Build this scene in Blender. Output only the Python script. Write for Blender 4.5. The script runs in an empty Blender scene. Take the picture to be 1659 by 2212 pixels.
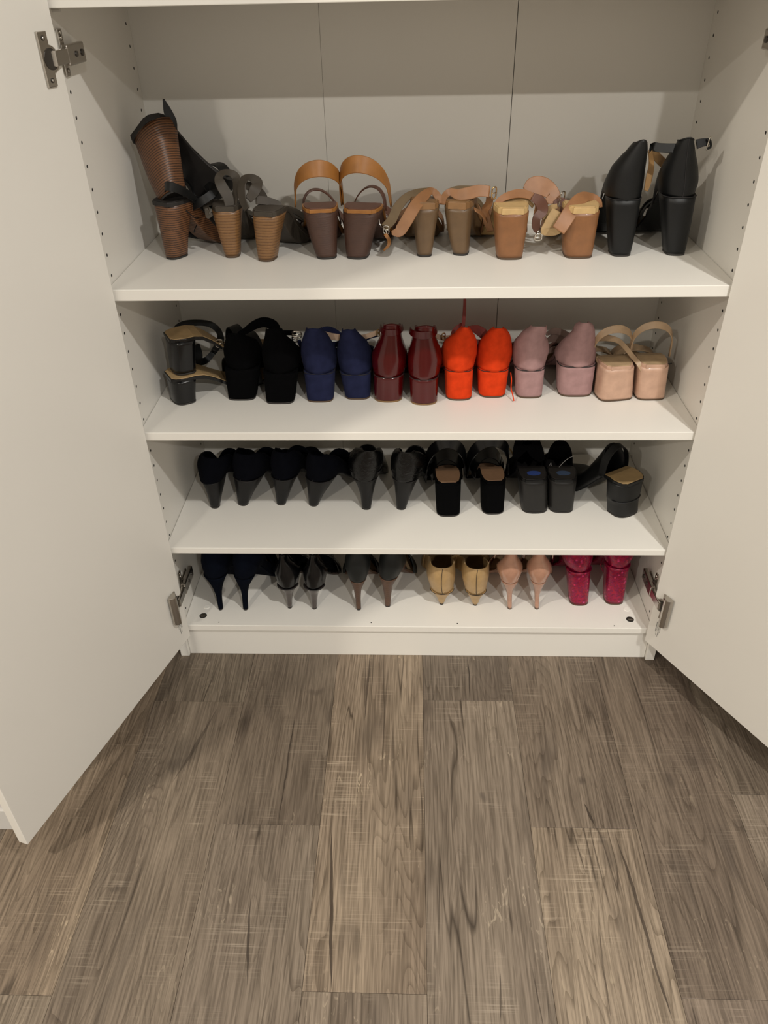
import bpy, bmesh, math, random
from math import sin, cos, pi, radians
from mathutils import Vector, Matrix
random.seed(7)
sc = bpy.context.scene
COL = sc.collection

# ------------------------------------------------------------------ camera
W_, H_ = 1659.0, 2212.0
CAM = Vector((-0.0088, -1.1613, 1.2018)); FPX = 1673.7
RX = Vector((0.99937593, 0.03021562, -0.01829654))      # camera right
RD = Vector((0.00254417, -0.57819759, -0.81589281))     # camera down
RF = Vector((-0.03523172, 0.81533709, -0.57791362))     # camera forward
cd = bpy.data.cameras.new('camera'); cam = bpy.data.objects.new('camera', cd); COL.objects.link(cam)
M = Matrix.Identity(4)
for i in range(3):
    M[i][0] = RX[i]; M[i][1] = -RD[i]; M[i][2] = -RF[i]; M[i][3] = CAM[i]
cam.matrix_world = M
cd.sensor_fit = 'VERTICAL'; cd.sensor_height = 24.0; cd.lens = 24.0 * FPX / H_
cd.clip_start = 0.02; cd.clip_end = 50
sc.camera = cam

# ------------------------------------------------------------------ world, lights, exposure
sc.view_settings.view_transform = 'Standard'; sc.view_settings.look = 'None'
sc.view_settings.gamma = 1.0; sc.view_settings.use_curve_mapping = False
sc.view_settings.exposure = 1.25
wd = bpy.data.worlds.new('world'); sc.world = wd; wd.use_nodes = True
wd.node_tree.nodes['Background'].inputs[0].default_value = (0.75, 0.85, 1.0, 1)
wd.node_tree.nodes['Background'].inputs[1].default_value = 0.3

CEIL = 2.45
def ceiling_lamp(x, y, watt, colr):
    l = bpy.data.lights.new('ceiling_spot', 'AREA'); l.shape = 'DISK'; l.size = 0.085
    l.energy = watt; l.color = colr
    o = bpy.data.objects.new('ceiling_spot', l); o.location = (x, y, CEIL - 0.03); COL.objects.link(o)
WARM = (1.0, 0.925, 0.81); NEUT = (1.0, 0.97, 0.92)
LAMPS = [(0.85, -1.28, 13.5, NEUT), (-1.42, -1.28, 13, WARM), (0.85, -2.95, 18, NEUT), (-1.42, -2.95, 17, WARM)]
for a in LAMPS: ceiling_lamp(*a)

# ------------------------------------------------------------------ helpers: pixel rays -> points in the room
def ray(u, v):
    a = (u - W_/2)/FPX; b = (v - H_/2)/FPX
    return RX*a + RD*b + RF
def on_y(u, v, y):
    d = ray(u, v); return CAM + d*((y - CAM.y)/d.y)
def on_z(u, v, z):
    d = ray(u, v); return CAM + d*((z - CAM.z)/d.z)

# ------------------------------------------------------------------ materials
MATS = {}
def nt(name):
    m = bpy.data.materials.new(name); m.use_nodes = True
    return m, m.node_tree.nodes, m.node_tree.links, m.node_tree.nodes['Principled BSDF']
def bump(N, L, b, scale, strength, dist=0.001, detail=3, coord='Object', sc3=None):
    tc = N.new('ShaderNodeTexCoord'); no = N.new('ShaderNodeTexNoise'); bp = N.new('ShaderNodeBump')
    no.inputs['Scale'].default_value = scale; no.inputs['Detail'].default_value = detail
    bp.inputs['Strength'].default_value = strength; bp.inputs['Distance'].default_value = dist
    if sc3:
        mp = N.new('ShaderNodeMapping'); mp.inputs['Scale'].default_value = sc3
        L.new(tc.outputs[coord], mp.inputs[0]); L.new(mp.outputs[0], no.inputs['Vector'])
    else: L.new(tc.outputs[coord], no.inputs['Vector'])
    L.new(no.outputs[0], bp.inputs['Height']); L.new(bp.outputs[0], b.inputs['Normal'])
    return tc, no
def mottle(N, L, b, no_out, c, lo=0.8, hi=1.15):
    r = N.new('ShaderNodeValToRGB')
    r.color_ramp.elements[0].position = 0.3; r.color_ramp.elements[1].position = 0.7
    r.color_ramp.elements[0].color = (c[0]*lo, c[1]*lo, c[2]*lo, 1); r.color_ramp.elements[1].color = (c[0]*hi, c[1]*hi, c[2]*hi, 1)
    L.new(no_out, r.inputs[0]); L.new(r.outputs[0], b.inputs['Base Color'])
def leather(name, c, rough=0.45, coat=0.0, grain=0.25, var=0.12):
    if name in MATS: return MATS[name]
    m, N, L, b = nt(name)
    b.inputs['Roughness'].default_value = rough; b.inputs['Coat Weight'].default_value = coat
    b.inputs['Coat Roughness'].default_value = 0.05; b.inputs['Specular IOR Level'].default_value = 0.35 if max(c) < 0.02 else 0.5
    bump(N, L, b, 900, grain, 0.0004, 4)
    tc = N.new('ShaderNodeTexCoord'); n2 = N.new('ShaderNodeTexNoise'); n2.inputs['Scale'].default_value = 55; n2.inputs['Detail'].default_value = 5
    L.new(tc.outputs['Object'], n2.inputs['Vector']); mottle(N, L, b, n2.outputs[0], c, 1-var, 1+var)
    MATS[name] = m; return m
def suede(name, c, var=0.15, sheen=0.25):
    if name in MATS: return MATS[name]
    m, N, L, b = nt(name)
    b.inputs['Roughness'].default_value = 0.95; b.inputs['Sheen Weight'].default_value = sheen
    b.inputs['Sheen Roughness'].default_value = 0.5; b.inputs['Specular IOR Level'].default_value = 0.06
    b.inputs['Sheen Tint'].default_value = (*[min(1, x*1.6+0.04) for x in c], 1)
    bump(N, L, b, 1600, 0.5, 0.0004, 3)
    tc = N.new('ShaderNodeTexCoord'); n2 = N.new('ShaderNodeTexNoise'); n2.inputs['Scale'].default_value = 60; n2.inputs['Detail'].default_value = 7
    L.new(tc.outputs['Object'], n2.inputs['Vector']); mottle(N, L, b, n2.outputs[0], c, 1-var, 1+var)
    MATS[name] = m; return m
def stacked(name, c, dark, period=0.0032, thin=0.35, rough=0.4):
    if name in MATS: return MATS[name]
    m, N, L, b = nt(name); b.inputs['Roughness'].default_value = rough
    tc = N.new('ShaderNodeTexCoord'); mp = N.new('ShaderNodeMapping'); wv = N.new('ShaderNodeTexWave')
    L.new(tc.outputs['Object'], mp.inputs[0]); L.new(mp.outputs[0], wv.inputs['Vector'])
    wv.wave_type = 'BANDS'; wv.bands_direction = 'Z'; wv.inputs['Scale'].default_value = 2*pi/(20*period)
    wv.inputs['Distortion'].default_value = 0.8; wv.inputs['Detail'].default_value = 1; wv.inputs['Detail Scale'].default_value = 12
    mp.inputs['Scale'].default_value = (0.35, 0.35, 1)
    r = N.new('ShaderNodeValToRGB'); r.color_ramp.elements[0].position = 0.02; r.color_ramp.elements[1].position = thin
    r.color_ramp.elements[0].color = (*dark, 1); r.color_ramp.elements[1].color = (*c, 1)
    L.new(wv.outputs[0], r.inputs[0])
    no = N.new('ShaderNodeTexNoise'); no.inputs['Scale'].default_value = 50; no.inputs['Detail'].default_value = 4
    L.new(tc.outputs['Object'], no.inputs['Vector'])
    mx = N.new('ShaderNodeMix'); mx.data_type = 'RGBA'; mx.blend_type = 'MULTIPLY'; mx.inputs['Factor'].default_value = 0.5
    L.new(r.outputs[0], mx.inputs['A']); L.new(no.outputs[0], mx.inputs['B']); L.new(mx.outputs['Result'], b.inputs['Base Color'])
    bp = N.new('ShaderNodeBump'); bp.inputs['Strength'].default_value = 0.5; bp.inputs['Distance'].default_value = 0.0005
    L.new(wv.outputs[0], bp.inputs['Height']); L.new(bp.outputs[0], b.inputs['Normal'])
    MATS[name] = m; return m
def metal(name, c, rough=0.25):
    if name in MATS: return MATS[name]
    m, N, L, b = nt(name); b.inputs['Metallic'].default_value = 1; b.inputs['Roughness'].default_value = rough
    b.inputs['Base Color'].default_value = (*c, 1); bump(N, L, b, 300, 0.05, 0.0003)
    MATS[name] = m; return m
def glitter(name, c):
    m, N, L, b = nt(name)
    tc = N.new('ShaderNodeTexCoord')
    vo = N.new('ShaderNodeTexVoronoi'); vo.inputs['Scale'].default_value = 330
    L.new(tc.outputs['Object'], vo.inputs['Vector'])
    wv = N.new('ShaderNodeTexVoronoi'); wv.inputs['Scale'].default_value = 90
    L.new(tc.outputs['Object'], wv.inputs['Vector'])
    r = N.new('ShaderNodeValToRGB'); r.color_ramp.elements[0].position = 0.1; r.color_ramp.elements[1].position = 0.28
    r.color_ramp.elements[0].color = (0.9, 0.06, 0.22, 1); r.color_ramp.elements[1].color = (*c, 1)
    L.new(wv.outputs['Distance'], r.inputs[0])
    mx = N.new('ShaderNodeMix'); mx.data_type = 'RGBA'; mx.blend_type = 'MULTIPLY'; mx.inputs['Factor'].default_value = 0.55
    L.new(r.outputs[0], mx.inputs['A']); L.new(vo.outputs['Color'], mx.inputs['B']); L.new(mx.outputs['Result'], b.inputs['Base Color'])
    bp = N.new('ShaderNodeBump'); bp.inputs['Strength'].default_value = 0.9; bp.inputs['Distance'].default_value = 0.0012
    sp = N.new('ShaderNodeSeparateColor'); L.new(vo.outputs['Color'], sp.inputs[0]); L.new(sp.outputs[0], bp.inputs['Height'])
    L.new(bp.outputs[0], b.inputs['Normal'])
    b.inputs['Metallic'].default_value = 0.35; b.inputs['Roughness'].default_value = 0.28
    return m
def laminate(name, c, rough=0.42, bs=0.06):
    m, N, L, b = nt(name); b.inputs['Roughness'].default_value = rough
    b.inputs['Specular IOR Level'].default_value = 0.4
    bump(N, L, b, 700, bs, 0.0006, 2)
    tc = N.new('ShaderNodeTexCoord'); n2 = N.new('ShaderNodeTexNoise'); n2.inputs['Scale'].default_value = 4
    L.new(tc.outputs['Object'], n2.inputs['Vector']); mottle(N, L, b, n2.outputs[0], c, 0.985, 1.01)
    return m
def plain(name, c, rough=0.6):
    if name in MATS: return MATS[name]
    m, N, L, b = nt(name); b.inputs['Base Color'].default_value = (*c, 1); b.inputs['Roughness'].default_value = rough
    bump(N, L, b, 400, 0.08, 0.0005); MATS[name] = m; return m

WHITE = laminate('white_foil', (0.78, 0.755, 0.70))
WHITE_EDGE = laminate('white_edge', (0.84, 0.815, 0.755), 0.3)
BACKW = laminate('white_back_board', (0.74, 0.72, 0.67), 0.6)
PAINT = laminate('white_paint', (0.62, 0.605, 0.58), 0.8, 0.15)
STEEL = metal('nickel_steel', (0.50, 0.47, 0.43), 0.22)
DARKHOLE = plain('dark_hole', (0.012, 0.01, 0.009), 0.8)

def floor_material():
    m, N, L, b = nt('oak_plank')
    tc = N.new('ShaderNodeTexCoord'); oi = N.new('ShaderNodeObjectInfo')
    off = N.new('ShaderNodeVectorMath'); off.operation = 'SCALE'; off.inputs[0].default_value = (37.0, 91.0, 53.0)
    L.new(oi.outputs['Random'], off.inputs['Scale'])
    ad = N.new('ShaderNodeVectorMath'); ad.operation = 'ADD'
    L.new(tc.outputs['Object'], ad.inputs[0]); L.new(off.outputs[0], ad.inputs[1])
    P = ad.outputs[0]
    def mapped(s):
        mp = N.new('ShaderNodeMapping'); mp.inputs['Scale'].default_value = s; L.new(P, mp.inputs[0]); return mp.outputs[0]
    def noise(vec, scale, det=4, dist=0.0, rough=0.5):
        n = N.new('ShaderNodeTexNoise'); n.inputs['Scale'].default_value = scale; n.inputs['Detail'].default_value = det
        n.inputs['Distortion'].default_value = dist; n.inputs['Roughness'].default_value = rough; L.new(vec, n.inputs['Vector']); return n.outputs[0]
    def ramp(fac, p0, p1, c0=(0, 0, 0, 1), c1=(1, 1, 1, 1)):
        r = N.new('ShaderNodeValToRGB'); r.color_ramp.elements[0].position = p0; r.color_ramp.elements[1].position = p1
        r.color_ramp.elements[0].color = c0; r.color_ramp.elements[1].color = c1; L.new(fac, r.inputs[0]); return r.outputs[0]
    def mix(a, bb, f, mode='MIX'):
        x = N.new('ShaderNodeMix'); x.data_type = 'RGBA'; x.blend_type = mode
        if isinstance(f, float): x.inputs['Factor'].default_value = f
        else: L.new(f, x.inputs['Factor'])
        for s, v in (('A', a), ('B', bb)):
            if isinstance(v, tuple): x.inputs[s].default_value = v
            else: L.new(v, x.inputs[s])
        return x.outputs['Result']
    def mth(op, a, bb=None):
        x = N.new('ShaderNodeMath'); x.operation = op
        for i, v in enumerate((a, bb)):
            if v is None: continue
            if isinstance(v, (int, float)): x.inputs[i].default_value = v
            else: L.new(v, x.inputs[i])
        return x.outputs[0]
    broad = noise(mapped((9, 1.4, 1)), 1.0, 4, 0.6)
    base = ramp(broad, 0.3, 0.7, (0.128, 0.102, 0.080, 1), (0.212, 0.176, 0.138, 1))
    # growth rings: contour lines of a stretched noise field give cathedral figures
    field = noise(mapped((7.0, 0.75, 1)), 1.0, 2.6, 0.3)
    rings = mth('FRACT', mth('MULTIPLY', field, 52.0))
    ringl = ramp(rings, 0.0, 0.34)
    ringmask = ramp(noise(mapped((4, 1.0, 1)), 1.3, 2), 0.36, 0.52)
    c1 = mix(base, mix(base, (0.36, 0.33, 0.29, 1), 1.0, 'MULTIPLY'), mth('MULTIPLY', mth('SUBTRACT', 1.0, ringl), mth('MULTIPLY', ringmask, 0.6)))
    # long fibres
    fib = noise(mapped((300, 11, 1)), 1.0, 3, 0.5)
    c2 = mix(c1, ramp(fib, 0.33, 0.66, (0.64, 0.62, 0.60, 1), (1.32, 1.32, 1.32, 1)), 0.95, 'MULTIPLY')
    # pale saw marks across the plank
    saw = noise(mapped((9, 420, 1)), 1.0, 2)
    sawm = ramp(noise(mapped((13, 9, 1)), 1.0, 3), 0.5, 0.66)
    c3 = mix(c2, (0.36, 0.31, 0.25, 1), mth('MULTIPLY', mth('MULTIPLY', ramp(saw, 0.55, 0.7), sawm), 0.5))
    # pale medullary flecks
    fl = noise(mapped((120, 34, 1)), 1.0, 3, 1.6)
    flm = ramp(noise(mapped((12, 5, 1)), 1.0, 3), 0.55, 0.66)
    c3 = mix(c3, (0.40, 0.34, 0.26, 1), mth('MULTIPLY', mth('MULTIPLY', ramp(fl, 0.60, 0.68), flm), 0.55))
    # knots and the dark clouds round them
    vo = N.new('ShaderNodeTexVoronoi'); vo.inputs['Scale'].default_value = 1.0; L.new(mapped((9.0, 3.2, 1)), vo.inputs['Vector'])
    dw = mth('ADD', vo.outputs['Distance'], mth('MULTIPLY', mth('SUBTRACT', noise(mapped((60, 14, 1)), 1.0, 3), 0.5), 0.22))
    c4 = mix(c3, (0.045, 0.034, 0.026, 1), ramp(dw, 0.03, 0.17, (0.8, 0.8, 0.8, 1), (0, 0, 0, 1)))
    cl = ramp(noise(mapped((10, 2.2, 1)), 1.0, 3, 1.2), 0.62, 0.74)
    c4 = mix(c4, (0.062, 0.050, 0.042, 1), mth('MULTIPLY', cl, 0.55))
    # cracks: thin ridges
    rd = mth('ABSOLUTE', mth('SUBTRACT', noise(mapped((11, 0.7, 1)), 1.0, 3, 0.3), 0.5))
    crm = ramp(noise(mapped((5, 2.2, 1)), 1.0, 1), 0.54, 0.58)
    crack = mth('MULTIPLY', ramp(rd, 0.0015, 0.006, (1, 1, 1, 1), (0, 0, 0, 1)), crm)
    c5 = mix(c4, (0.028, 0.020, 0.014, 1), mth('MULTIPLY', crack, 0.85))
    # the knots, dark clouds and splits one can find in the photograph, at their places on the floor
    geo = N.new('ShaderNodeNewGeometry'); wob = noise(mapped((28, 9, 1)), 1.0, 4)
    sp = N.new('ShaderNodeSeparateXYZ'); L.new(geo.outputs['Position'], sp.inputs[0])
    wv_ = mth('MULTIPLY', mth('SUBTRACT', wob, 0.5), 0.060)
    X_ = mth('ADD', sp.outputs[0], wv_); Y_ = mth('ADD', sp.outputs[1], wv_)
    for u, v, rx, ry, st in ((795, 1585, .030, .060, .55), (690, 1488, .022, .012, .5), (395, 1625, .030, .055, .5), (380, 1650, .020, .02, .6), (1048, 1718, .012, .014, .7), (1252, 1690, .010, .010, .8),
                             (1450, 1680, .016, .022, .6), (1500, 1640, .03, .03, .45), (752, 2040, .012, .05, .45), (758, 2108, .008, .010, .5), (1320, 1850, .022, .035, .6), (748, 1900, .016, .05, .45), (1300, 1815, .012, .012, .7),
                             (262, 1912, .012, .008, .7), (150, 1830, .03, .03, .25), (90, 2010, .016, .09, .4), (1345, 2010, .014, .06, .4), (1600, 1790, .02, .02, .35)):
        p = on_z(u, v, 0.0)
        ex = mth('MULTIPLY', mth('SUBTRACT', X_, p.x), 1/rx); ey = mth('MULTIPLY', mth('SUBTRACT', Y_, p.y), 1/ry)
        r2 = mth('ADD', mth('MULTIPLY', ex, ex), mth('MULTIPLY', ey, ey))
        c5 = mix(c5, (0.050, 0.040, 0.033, 1), ramp(r2, 0.0, 0.8, (st*0.75, st*0.75, st*0.75, 1), (0, 0, 0, 1)))
    wc = mth('MULTIPLY', mth('SUBTRACT', wob, 0.5), 0.012); XC = mth('ADD', sp.outputs[0], wc)
    for u0, v0, u1, v1, w, st in ((638, 1540, 602, 1780, .0016, .8), (714, 1790, 716, 2140, .0030, .9), (800, 1415, 785, 1560, .0022, .8), (1330, 1800, 1455, 2212, .0026, .85), (1012, 1418, 1014, 1512, .0012, .9),
                                 (543, 1930, 530, 2130, .0018, .8), (1262, 1735, 1285, 1785, .0022, .8), (1205, 1420, 1215, 1500, .0014, .6), (1290, 1980, 1320, 2212, .0014, .6), (470, 1530, 375, 1690, .003, .5), (1083, 2100, 1080, 2212, .0016, .7)):
        a, b2 = on_z(u0, v0, 0.0), on_z(u1, v1, 0.0)
        k = (b2.x-a.x)/(b2.y-a.y)
        dx = mth('ABSOLUTE', mth('SUBTRACT', XC, mth('ADD', mth('MULTIPLY', mth('SUBTRACT', sp.outputs[1], a.y), k), a.x)))
        my = (a.y+b2.y)/2; hy = abs(a.y-b2.y)/2
        t = mth('MULTIPLY', mth('ABSOLUTE', mth('SUBTRACT', sp.outputs[1], my)), 1/hy)
        wdt = mth('MULTIPLY', mth('SUBTRACT', 1.0, mth('MULTIPLY', t, t)), w)
        f = mth('MULTIPLY', mth('LESS_THAN', dx, wdt), st)
        c5 = mix(c5, (0.034, 0.025, 0.019, 1), f)
    c6 = mix(c5, oi.outputs['Color'], 1.0, 'MULTIPLY')
    L.new(c6, b.inputs['Base Color'])
    b.inputs['Roughness'].default_value = 0.5; b.inputs['Specular IOR Level'].default_value = 0.35
    bp = N.new('ShaderNodeBump'); bp.inputs['Strength'].default_value = 0.35; bp.inputs['Distance'].default_value = 0.0006
    L.new(mth('SUBTRACT', fib, crack), bp.inputs['Height']); L.new(bp.outputs[0], b.inputs['Normal'])
    return m
OAK = floor_material()

# ------------------------------------------------------------------ mesh helpers
def obj(name, bm, mat, parent=None, smooth=False, bevel=0.0, solid=0.0, sub=0, label=None, solid_off=-1):
    bmesh.ops.recalc_face_normals(bm, faces=bm.faces)
    me = bpy.data.meshes.new(name); bm.to_mesh(me); bm.free()
    me.materials.append(mat)
    if smooth:
        for p in me.polygons: p.use_smooth = True
    o = bpy.data.objects.new(name, me); COL.objects.link(o)
    if parent is not None: o.parent = parent
    if solid:
        s = o.modifiers.new('solid', 'SOLIDIFY'); s.thickness = solid; s.offset = solid_off
    if bevel:
        b = o.modifiers.new('bevel', 'BEVEL'); b.width = bevel; b.segments = 2; b.limit_method = 'ANGLE'; b.angle_limit = radians(35)
    if sub:
        s = o.modifiers.new('sub', 'SUBSURF'); s.levels = sub; s.render_levels = sub
    if label: o['label'] = label
    return o
def thing(name, label, cat, loc=(0, 0, 0), rot=(0, 0, 0), group=None):
    o = bpy.data.objects.new(name, None); o.empty_display_size = 0.02; COL.objects.link(o)
    o.location = loc; o.rotation_euler = rot; o['label'] = label; o['category'] = cat
    if group: o['group'] = group
    return o
def add_box(bm, x0, x1, y0, y1, z0, z1, mat=None):
    vs = [bm.verts.new(Vector(p) if mat is None else mat @ Vector(p)) for p in
          [(x0, y0, z0), (x1, y0, z0), (x1, y1, z0), (x0, y1, z0), (x0, y0, z1), (x1, y0, z1), (x1, y1, z1), (x0, y1, z1)]]
    for f in ((0, 3, 2, 1), (4, 5, 6, 7), (0, 1, 5, 4), (1, 2, 6, 5), (2, 3, 7, 6), (3, 0, 4, 7)):
        bm.faces.new([vs[i] for i in f])
def box(name, x0, x1, y0, y1, z0, z1, mat, parent=None, bevel=0.0, label=None):
    bm = bmesh.new(); add_box(bm, x0, x1, y0, y1, z0, z1)
    return obj(name, bm, mat, parent, bevel=bevel, label=label)
def add_loft(bm, secs, cap0=True, cap1=True, closed=True):
    rows = [[bm.verts.new(p) for p in s] for s in secs]
    n = len(rows[0])
    for a, b in zip(rows, rows[1:]):
        for i in range(n if closed else n - 1):
            j = (i + 1) % n
            bm.faces.new((a[i], a[j], b[j], b[i]))
    if closed and cap0: bm.faces.new(rows[0][::-1])
    if closed and cap1: bm.faces.new(rows[-1])
    return rows
def add_cyl(bm, c, r, h, axis, n=14, r2=None):
    axis = Vector(axis).normalized(); t = Vector((0, 0, 1)) if abs(axis.z) < 0.9 else Vector((1, 0, 0))
    a = axis.cross(t).normalized(); b = axis.cross(a); c = Vector(c); r2 = r if r2 is None else r2
    s0 = [c + (a*cos(2*pi*i/n) + b*sin(2*pi*i/n))*r for i in range(n)]
    s1 = [c + axis*h + (a*cos(2*pi*i/n) + b*sin(2*pi*i/n))*r2 for i in range(n)]
    add_loft(bm, [s0, s1])
def catmull(pts, n=8):
    P = [Vector(p) for p in pts]; out = []
    for i in range(len(P)-1):
        p0 = P[i-1] if i > 0 else P[0]*2 - P[1]; p1 = P[i]; p2 = P[i+1]
        p3 = P[i+2] if i+2 < len(P) else P[-1]*2 - P[-2]
        for k in range(n):
            t = k/n
            out.append(0.5*((2*p1) + (p2-p0)*t + (2*p0-5*p1+4*p2-p3)*t*t + (3*p1-p0-3*p2+p3)*t**3))
    out.append(P[-1]); return out
def add_tube(bm, pts, r, n=8, seg=6):
    path = catmull(pts, seg); secs = []
    up = Vector((0.13, 0.21, 1)).normalized()
    for i, p in enumerate(path):
        t = (path[min(i+1, len(path)-1)] - path[max(i-1, 0)]).normalized()
        a = t.cross(up); a = a.normalized() if a.length > 1e-4 else Vector((1, 0, 0)); b = t.cross(a)
        rr = r(i/(len(path)-1)) if callable(r) else r
        secs.append([p + (a*cos(2*pi*k/n) + b*sin(2*pi*k/n))*rr for k in range(n)])
    add_loft(bm, secs)
def add_ribbon(bm, pts, widths, normals, thick=0.0016, seg=7):
    """a strap: box section swept along pts; normals give the way its face looks at each point"""
    path = catmull(pts, seg); nrm = catmull(normals, seg)
    if not hasattr(widths, '__len__'): widths = [widths]*len(pts)
    wv = catmull([(w, 0, 0) for w in widths], seg)
    secs = []
    for i, p in enumerate(path):
        t = (path[min(i+1, len(path)-1)] - path[max(i-1, 0)]).normalized()
        nn = nrm[i].copy(); nn -= t*nn.dot(t)
        nn = nn.normalized() if nn.length > 1e-5 else Vector((0, 0, 1))
        wd_ = t.cross(nn).normalized(); w = wv[i].x/2; h = thick/2
        secs.append([p + wd_*w*0.93 + nn*h, p + wd_*w, p + wd_*w*0.93 - nn*h, p - wd_*w*0.93 - nn*h, p - wd_*w, p - wd_*w*0.93 + nn*h])
    rows = add_loft(bm, secs)
    for a, b in zip(rows, rows[1:]):
        for u, v in zip(a, b):
            e = bm.edges.get((u, v))
            if e: e.smooth = False

# ------------------------------------------------------------------ the room
def struct(o): o['kind'] = 'structure'; return o
XL, XR, YB, YF = -2.6, 2.6, 0.42, -4.4
struct(box('floor', XL, XR, YF, YB, -0.05, -0.0085, plain('underlay', (0.03, 0.025, 0.02), 0.9)))
floor = bpy.data.objects['floor']
SX = 0.0155; PW = 0.1795; PL = 1.22
pb = bmesh.new(); add_box(pb, -PW/2+0.0002, PW/2-0.0002, -PL/2+0.0002, PL/2-0.0002, -0.0085, 0.0)
proto = obj('floor_plank', pb, OAK, floor, bevel=0.0004)
tones = {}
def tone(k, b_): # plank colours seen in the photograph, by column and bay
    return tones.get((k, b_))
ends = {-4: -0.67, -3: -0.1247, -2: -0.3936, -1: -0.656, 0: -0.1145, 1: -0.39, 2: -0.653, 3: -0.32}
LT = (1.36, 1.30, 1.20, 1)
known = {(-1, 0): (1.36, 1.30, 1.20, 1), (-1, -1): (1.05, 1.02, 0.98, 1), (0, 0): (0.84, 0.82, 0.80, 1), (0, -1): (1.12, 1.10, 1.07, 1),
         (1, 0): (0.96, 0.92, 0.88, 1), (1, -1): (1.38, 1.33, 1.24, 1), (-2, 0): (0.84, 0.81, 0.77, 1), (-2, -1): (1.02, 1.00, 0.97, 1),
         (-3, 0): (0.80, 0.78, 0.74, 1), (-3, -1): (0.98, 0.95, 0.90, 1), (2, 0): (0.84, 0.79, 0.75, 1), (2, -1): (1.0, 0.95, 0.92, 1),
         (-4, 0): (1.12, 1.05, 0.95, 1), (-4, -1): (1.12, 1.10, 1.04, 1), (3, 0): (0.80, 0.77, 0.73, 1)}
first = True
for k in range(-15, 15):
    e = ends.get(k, -0.12 - 0.27*((k*7) % 4) - 0.13)
    for b_ in range(-4, 1):
        y0 = e + b_*PL; y1 = y0 + PL
        if y0 > YB or y1 < YF: continue
        cx = SX + (k+0.5)*PW
        if cx < XL+0.05 or cx > XR-0.05: continue
        if first: o = proto; first = False
        else: o = proto.copy(); COL.objects.link(o)
        o.parent = floor; o.location = (cx, (y0+y1)/2, 0)
        r = random.uniform(0.88, 1.2); o.color = known.get((k, b_), (r, r*0.98, r*0.95, 1))
def wallbox(name, *a): return struct(box(name, *a))
wallbox('wall_back', XL, XR, YB, YB+0.1, 0, CEIL, PAINT)
wallbox('wall_front', XL, XR, YF-0.1, YF, 0, CEIL, PAINT)
wallbox('wall_left', XL-0.1, XL, YF-0.1, YB+0.1, 0, CEIL, PAINT)
wallbox('wall_right', XR, XR+0.1, YF-0.1, YB+0.1, 0, CEIL, PAINT)
wallbox('ceiling', XL, XR, YF, YB, CEIL, CEIL+0.08, PAINT)
wallbox('wall_alcove_left', XL, -0.69, -0.398, YB, 0, CEIL, PAINT)
bb = bmesh.new(); add_box(bb, XL, -0.688, -0.412, -0.398, 0, 0.055); add_box(bb, XL, -0.688, -0.406, -0.398, 0.055, 0.07)
struct(obj('baseboard_left', bb, PAINT, bevel=0.002))
wallbox('wall_alcove_right', 0.80, XR, -0.35, YB, 0, CEIL, PAINT)
bb = bmesh.new(); add_box(bb, 0.798, XR, -0.364, -0.35, 0, 0.055); add_box(bb, 0.798, XR, -0.358, -0.35, 0.055, 0.07)
struct(obj('baseboard_right', bb, WHITE, bevel=0.002))
for i, (x, y, w, c) in enumerate(LAMPS):
    bm = bmesh.new(); add_cyl(bm, (x, y, CEIL-0.022), 0.062, 0.024, (0, 0, 1), 28, 0.066)
    o = obj('ceiling_light', bm, metal('lamp_trim', (0.8, 0.8, 0.78), 0.4), None, True)
    o['label'] = ['round recessed ceiling light nearest the wardrobe, on its right', 'round recessed ceiling light nearest the wardrobe, on its left',
                  'round recessed ceiling light deeper in the room, on the right', 'round recessed ceiling light deeper in the room, on the left'][i]
    o['category'] = 'ceiling light'; o['group'] = 'recessed ceiling lights'

# ------------------------------------------------------------------ the wardrobe
ward = thing('wardrobe', 'tall white wardrobe with both doors open over shelves of shoes', 'wardrobe', (0, 0, 0))
TOP = 2.36; D = 0.355
S0, S1, S2, S3, SB = 1.1805, 0.797, 0.5445, 0.2915, 0.0885
ZH = 1.0639
def side_panel(s):
    x0, x1 = (-0.5, -0.482) if s < 0 else (0.482, 0.5)
    p = box('side_panel', x0, x1, 0.0, D+0.02, 0.0, TOP, WHITE, ward, 0.0008)
    face = 0.482*s
    bm = bmesh.new()
    for k in range(-4, 32):
        for y in (0.037, 0.3355):
            z = ZH - 0.032*k
            if z < 0.09: continue
            if any(abs(z - q) < 0.011 for q in (S1-0.012, S2-0.012, S3-0.012)) : continue
            add_cyl(bm, (face + 0.0006*s, y, z), 0.0024, -0.0009*s, (1, 0, 0), 10)
    o = obj('pin_hole', bm, DARKHOLE, p); o['kind'] = 'stuff'
    return p
PLft, PRgt = side_panel(-1), side_panel(1)
xs = [-0.482, -0.1637, 0.1637, 0.482]; gaps = [0.0, 0.0004, 0.0011, 0]
for i in range(3):
    box('back_board', xs[i]+gaps[i]/2, xs[i+1]-gaps[i+1]/2, D, D+0.004, 0.05, TOP, BACKW, ward, 0.0003)
box('top_board', -0.482, 0.482, 0.002, D, TOP-0.018, TOP, WHITE, ward, 0.0008)
box('plinth', -0.4815, 0.4815, 0.008, 0.024, 0.0, 0.0735, WHITE, ward, 0.0006)
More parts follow.
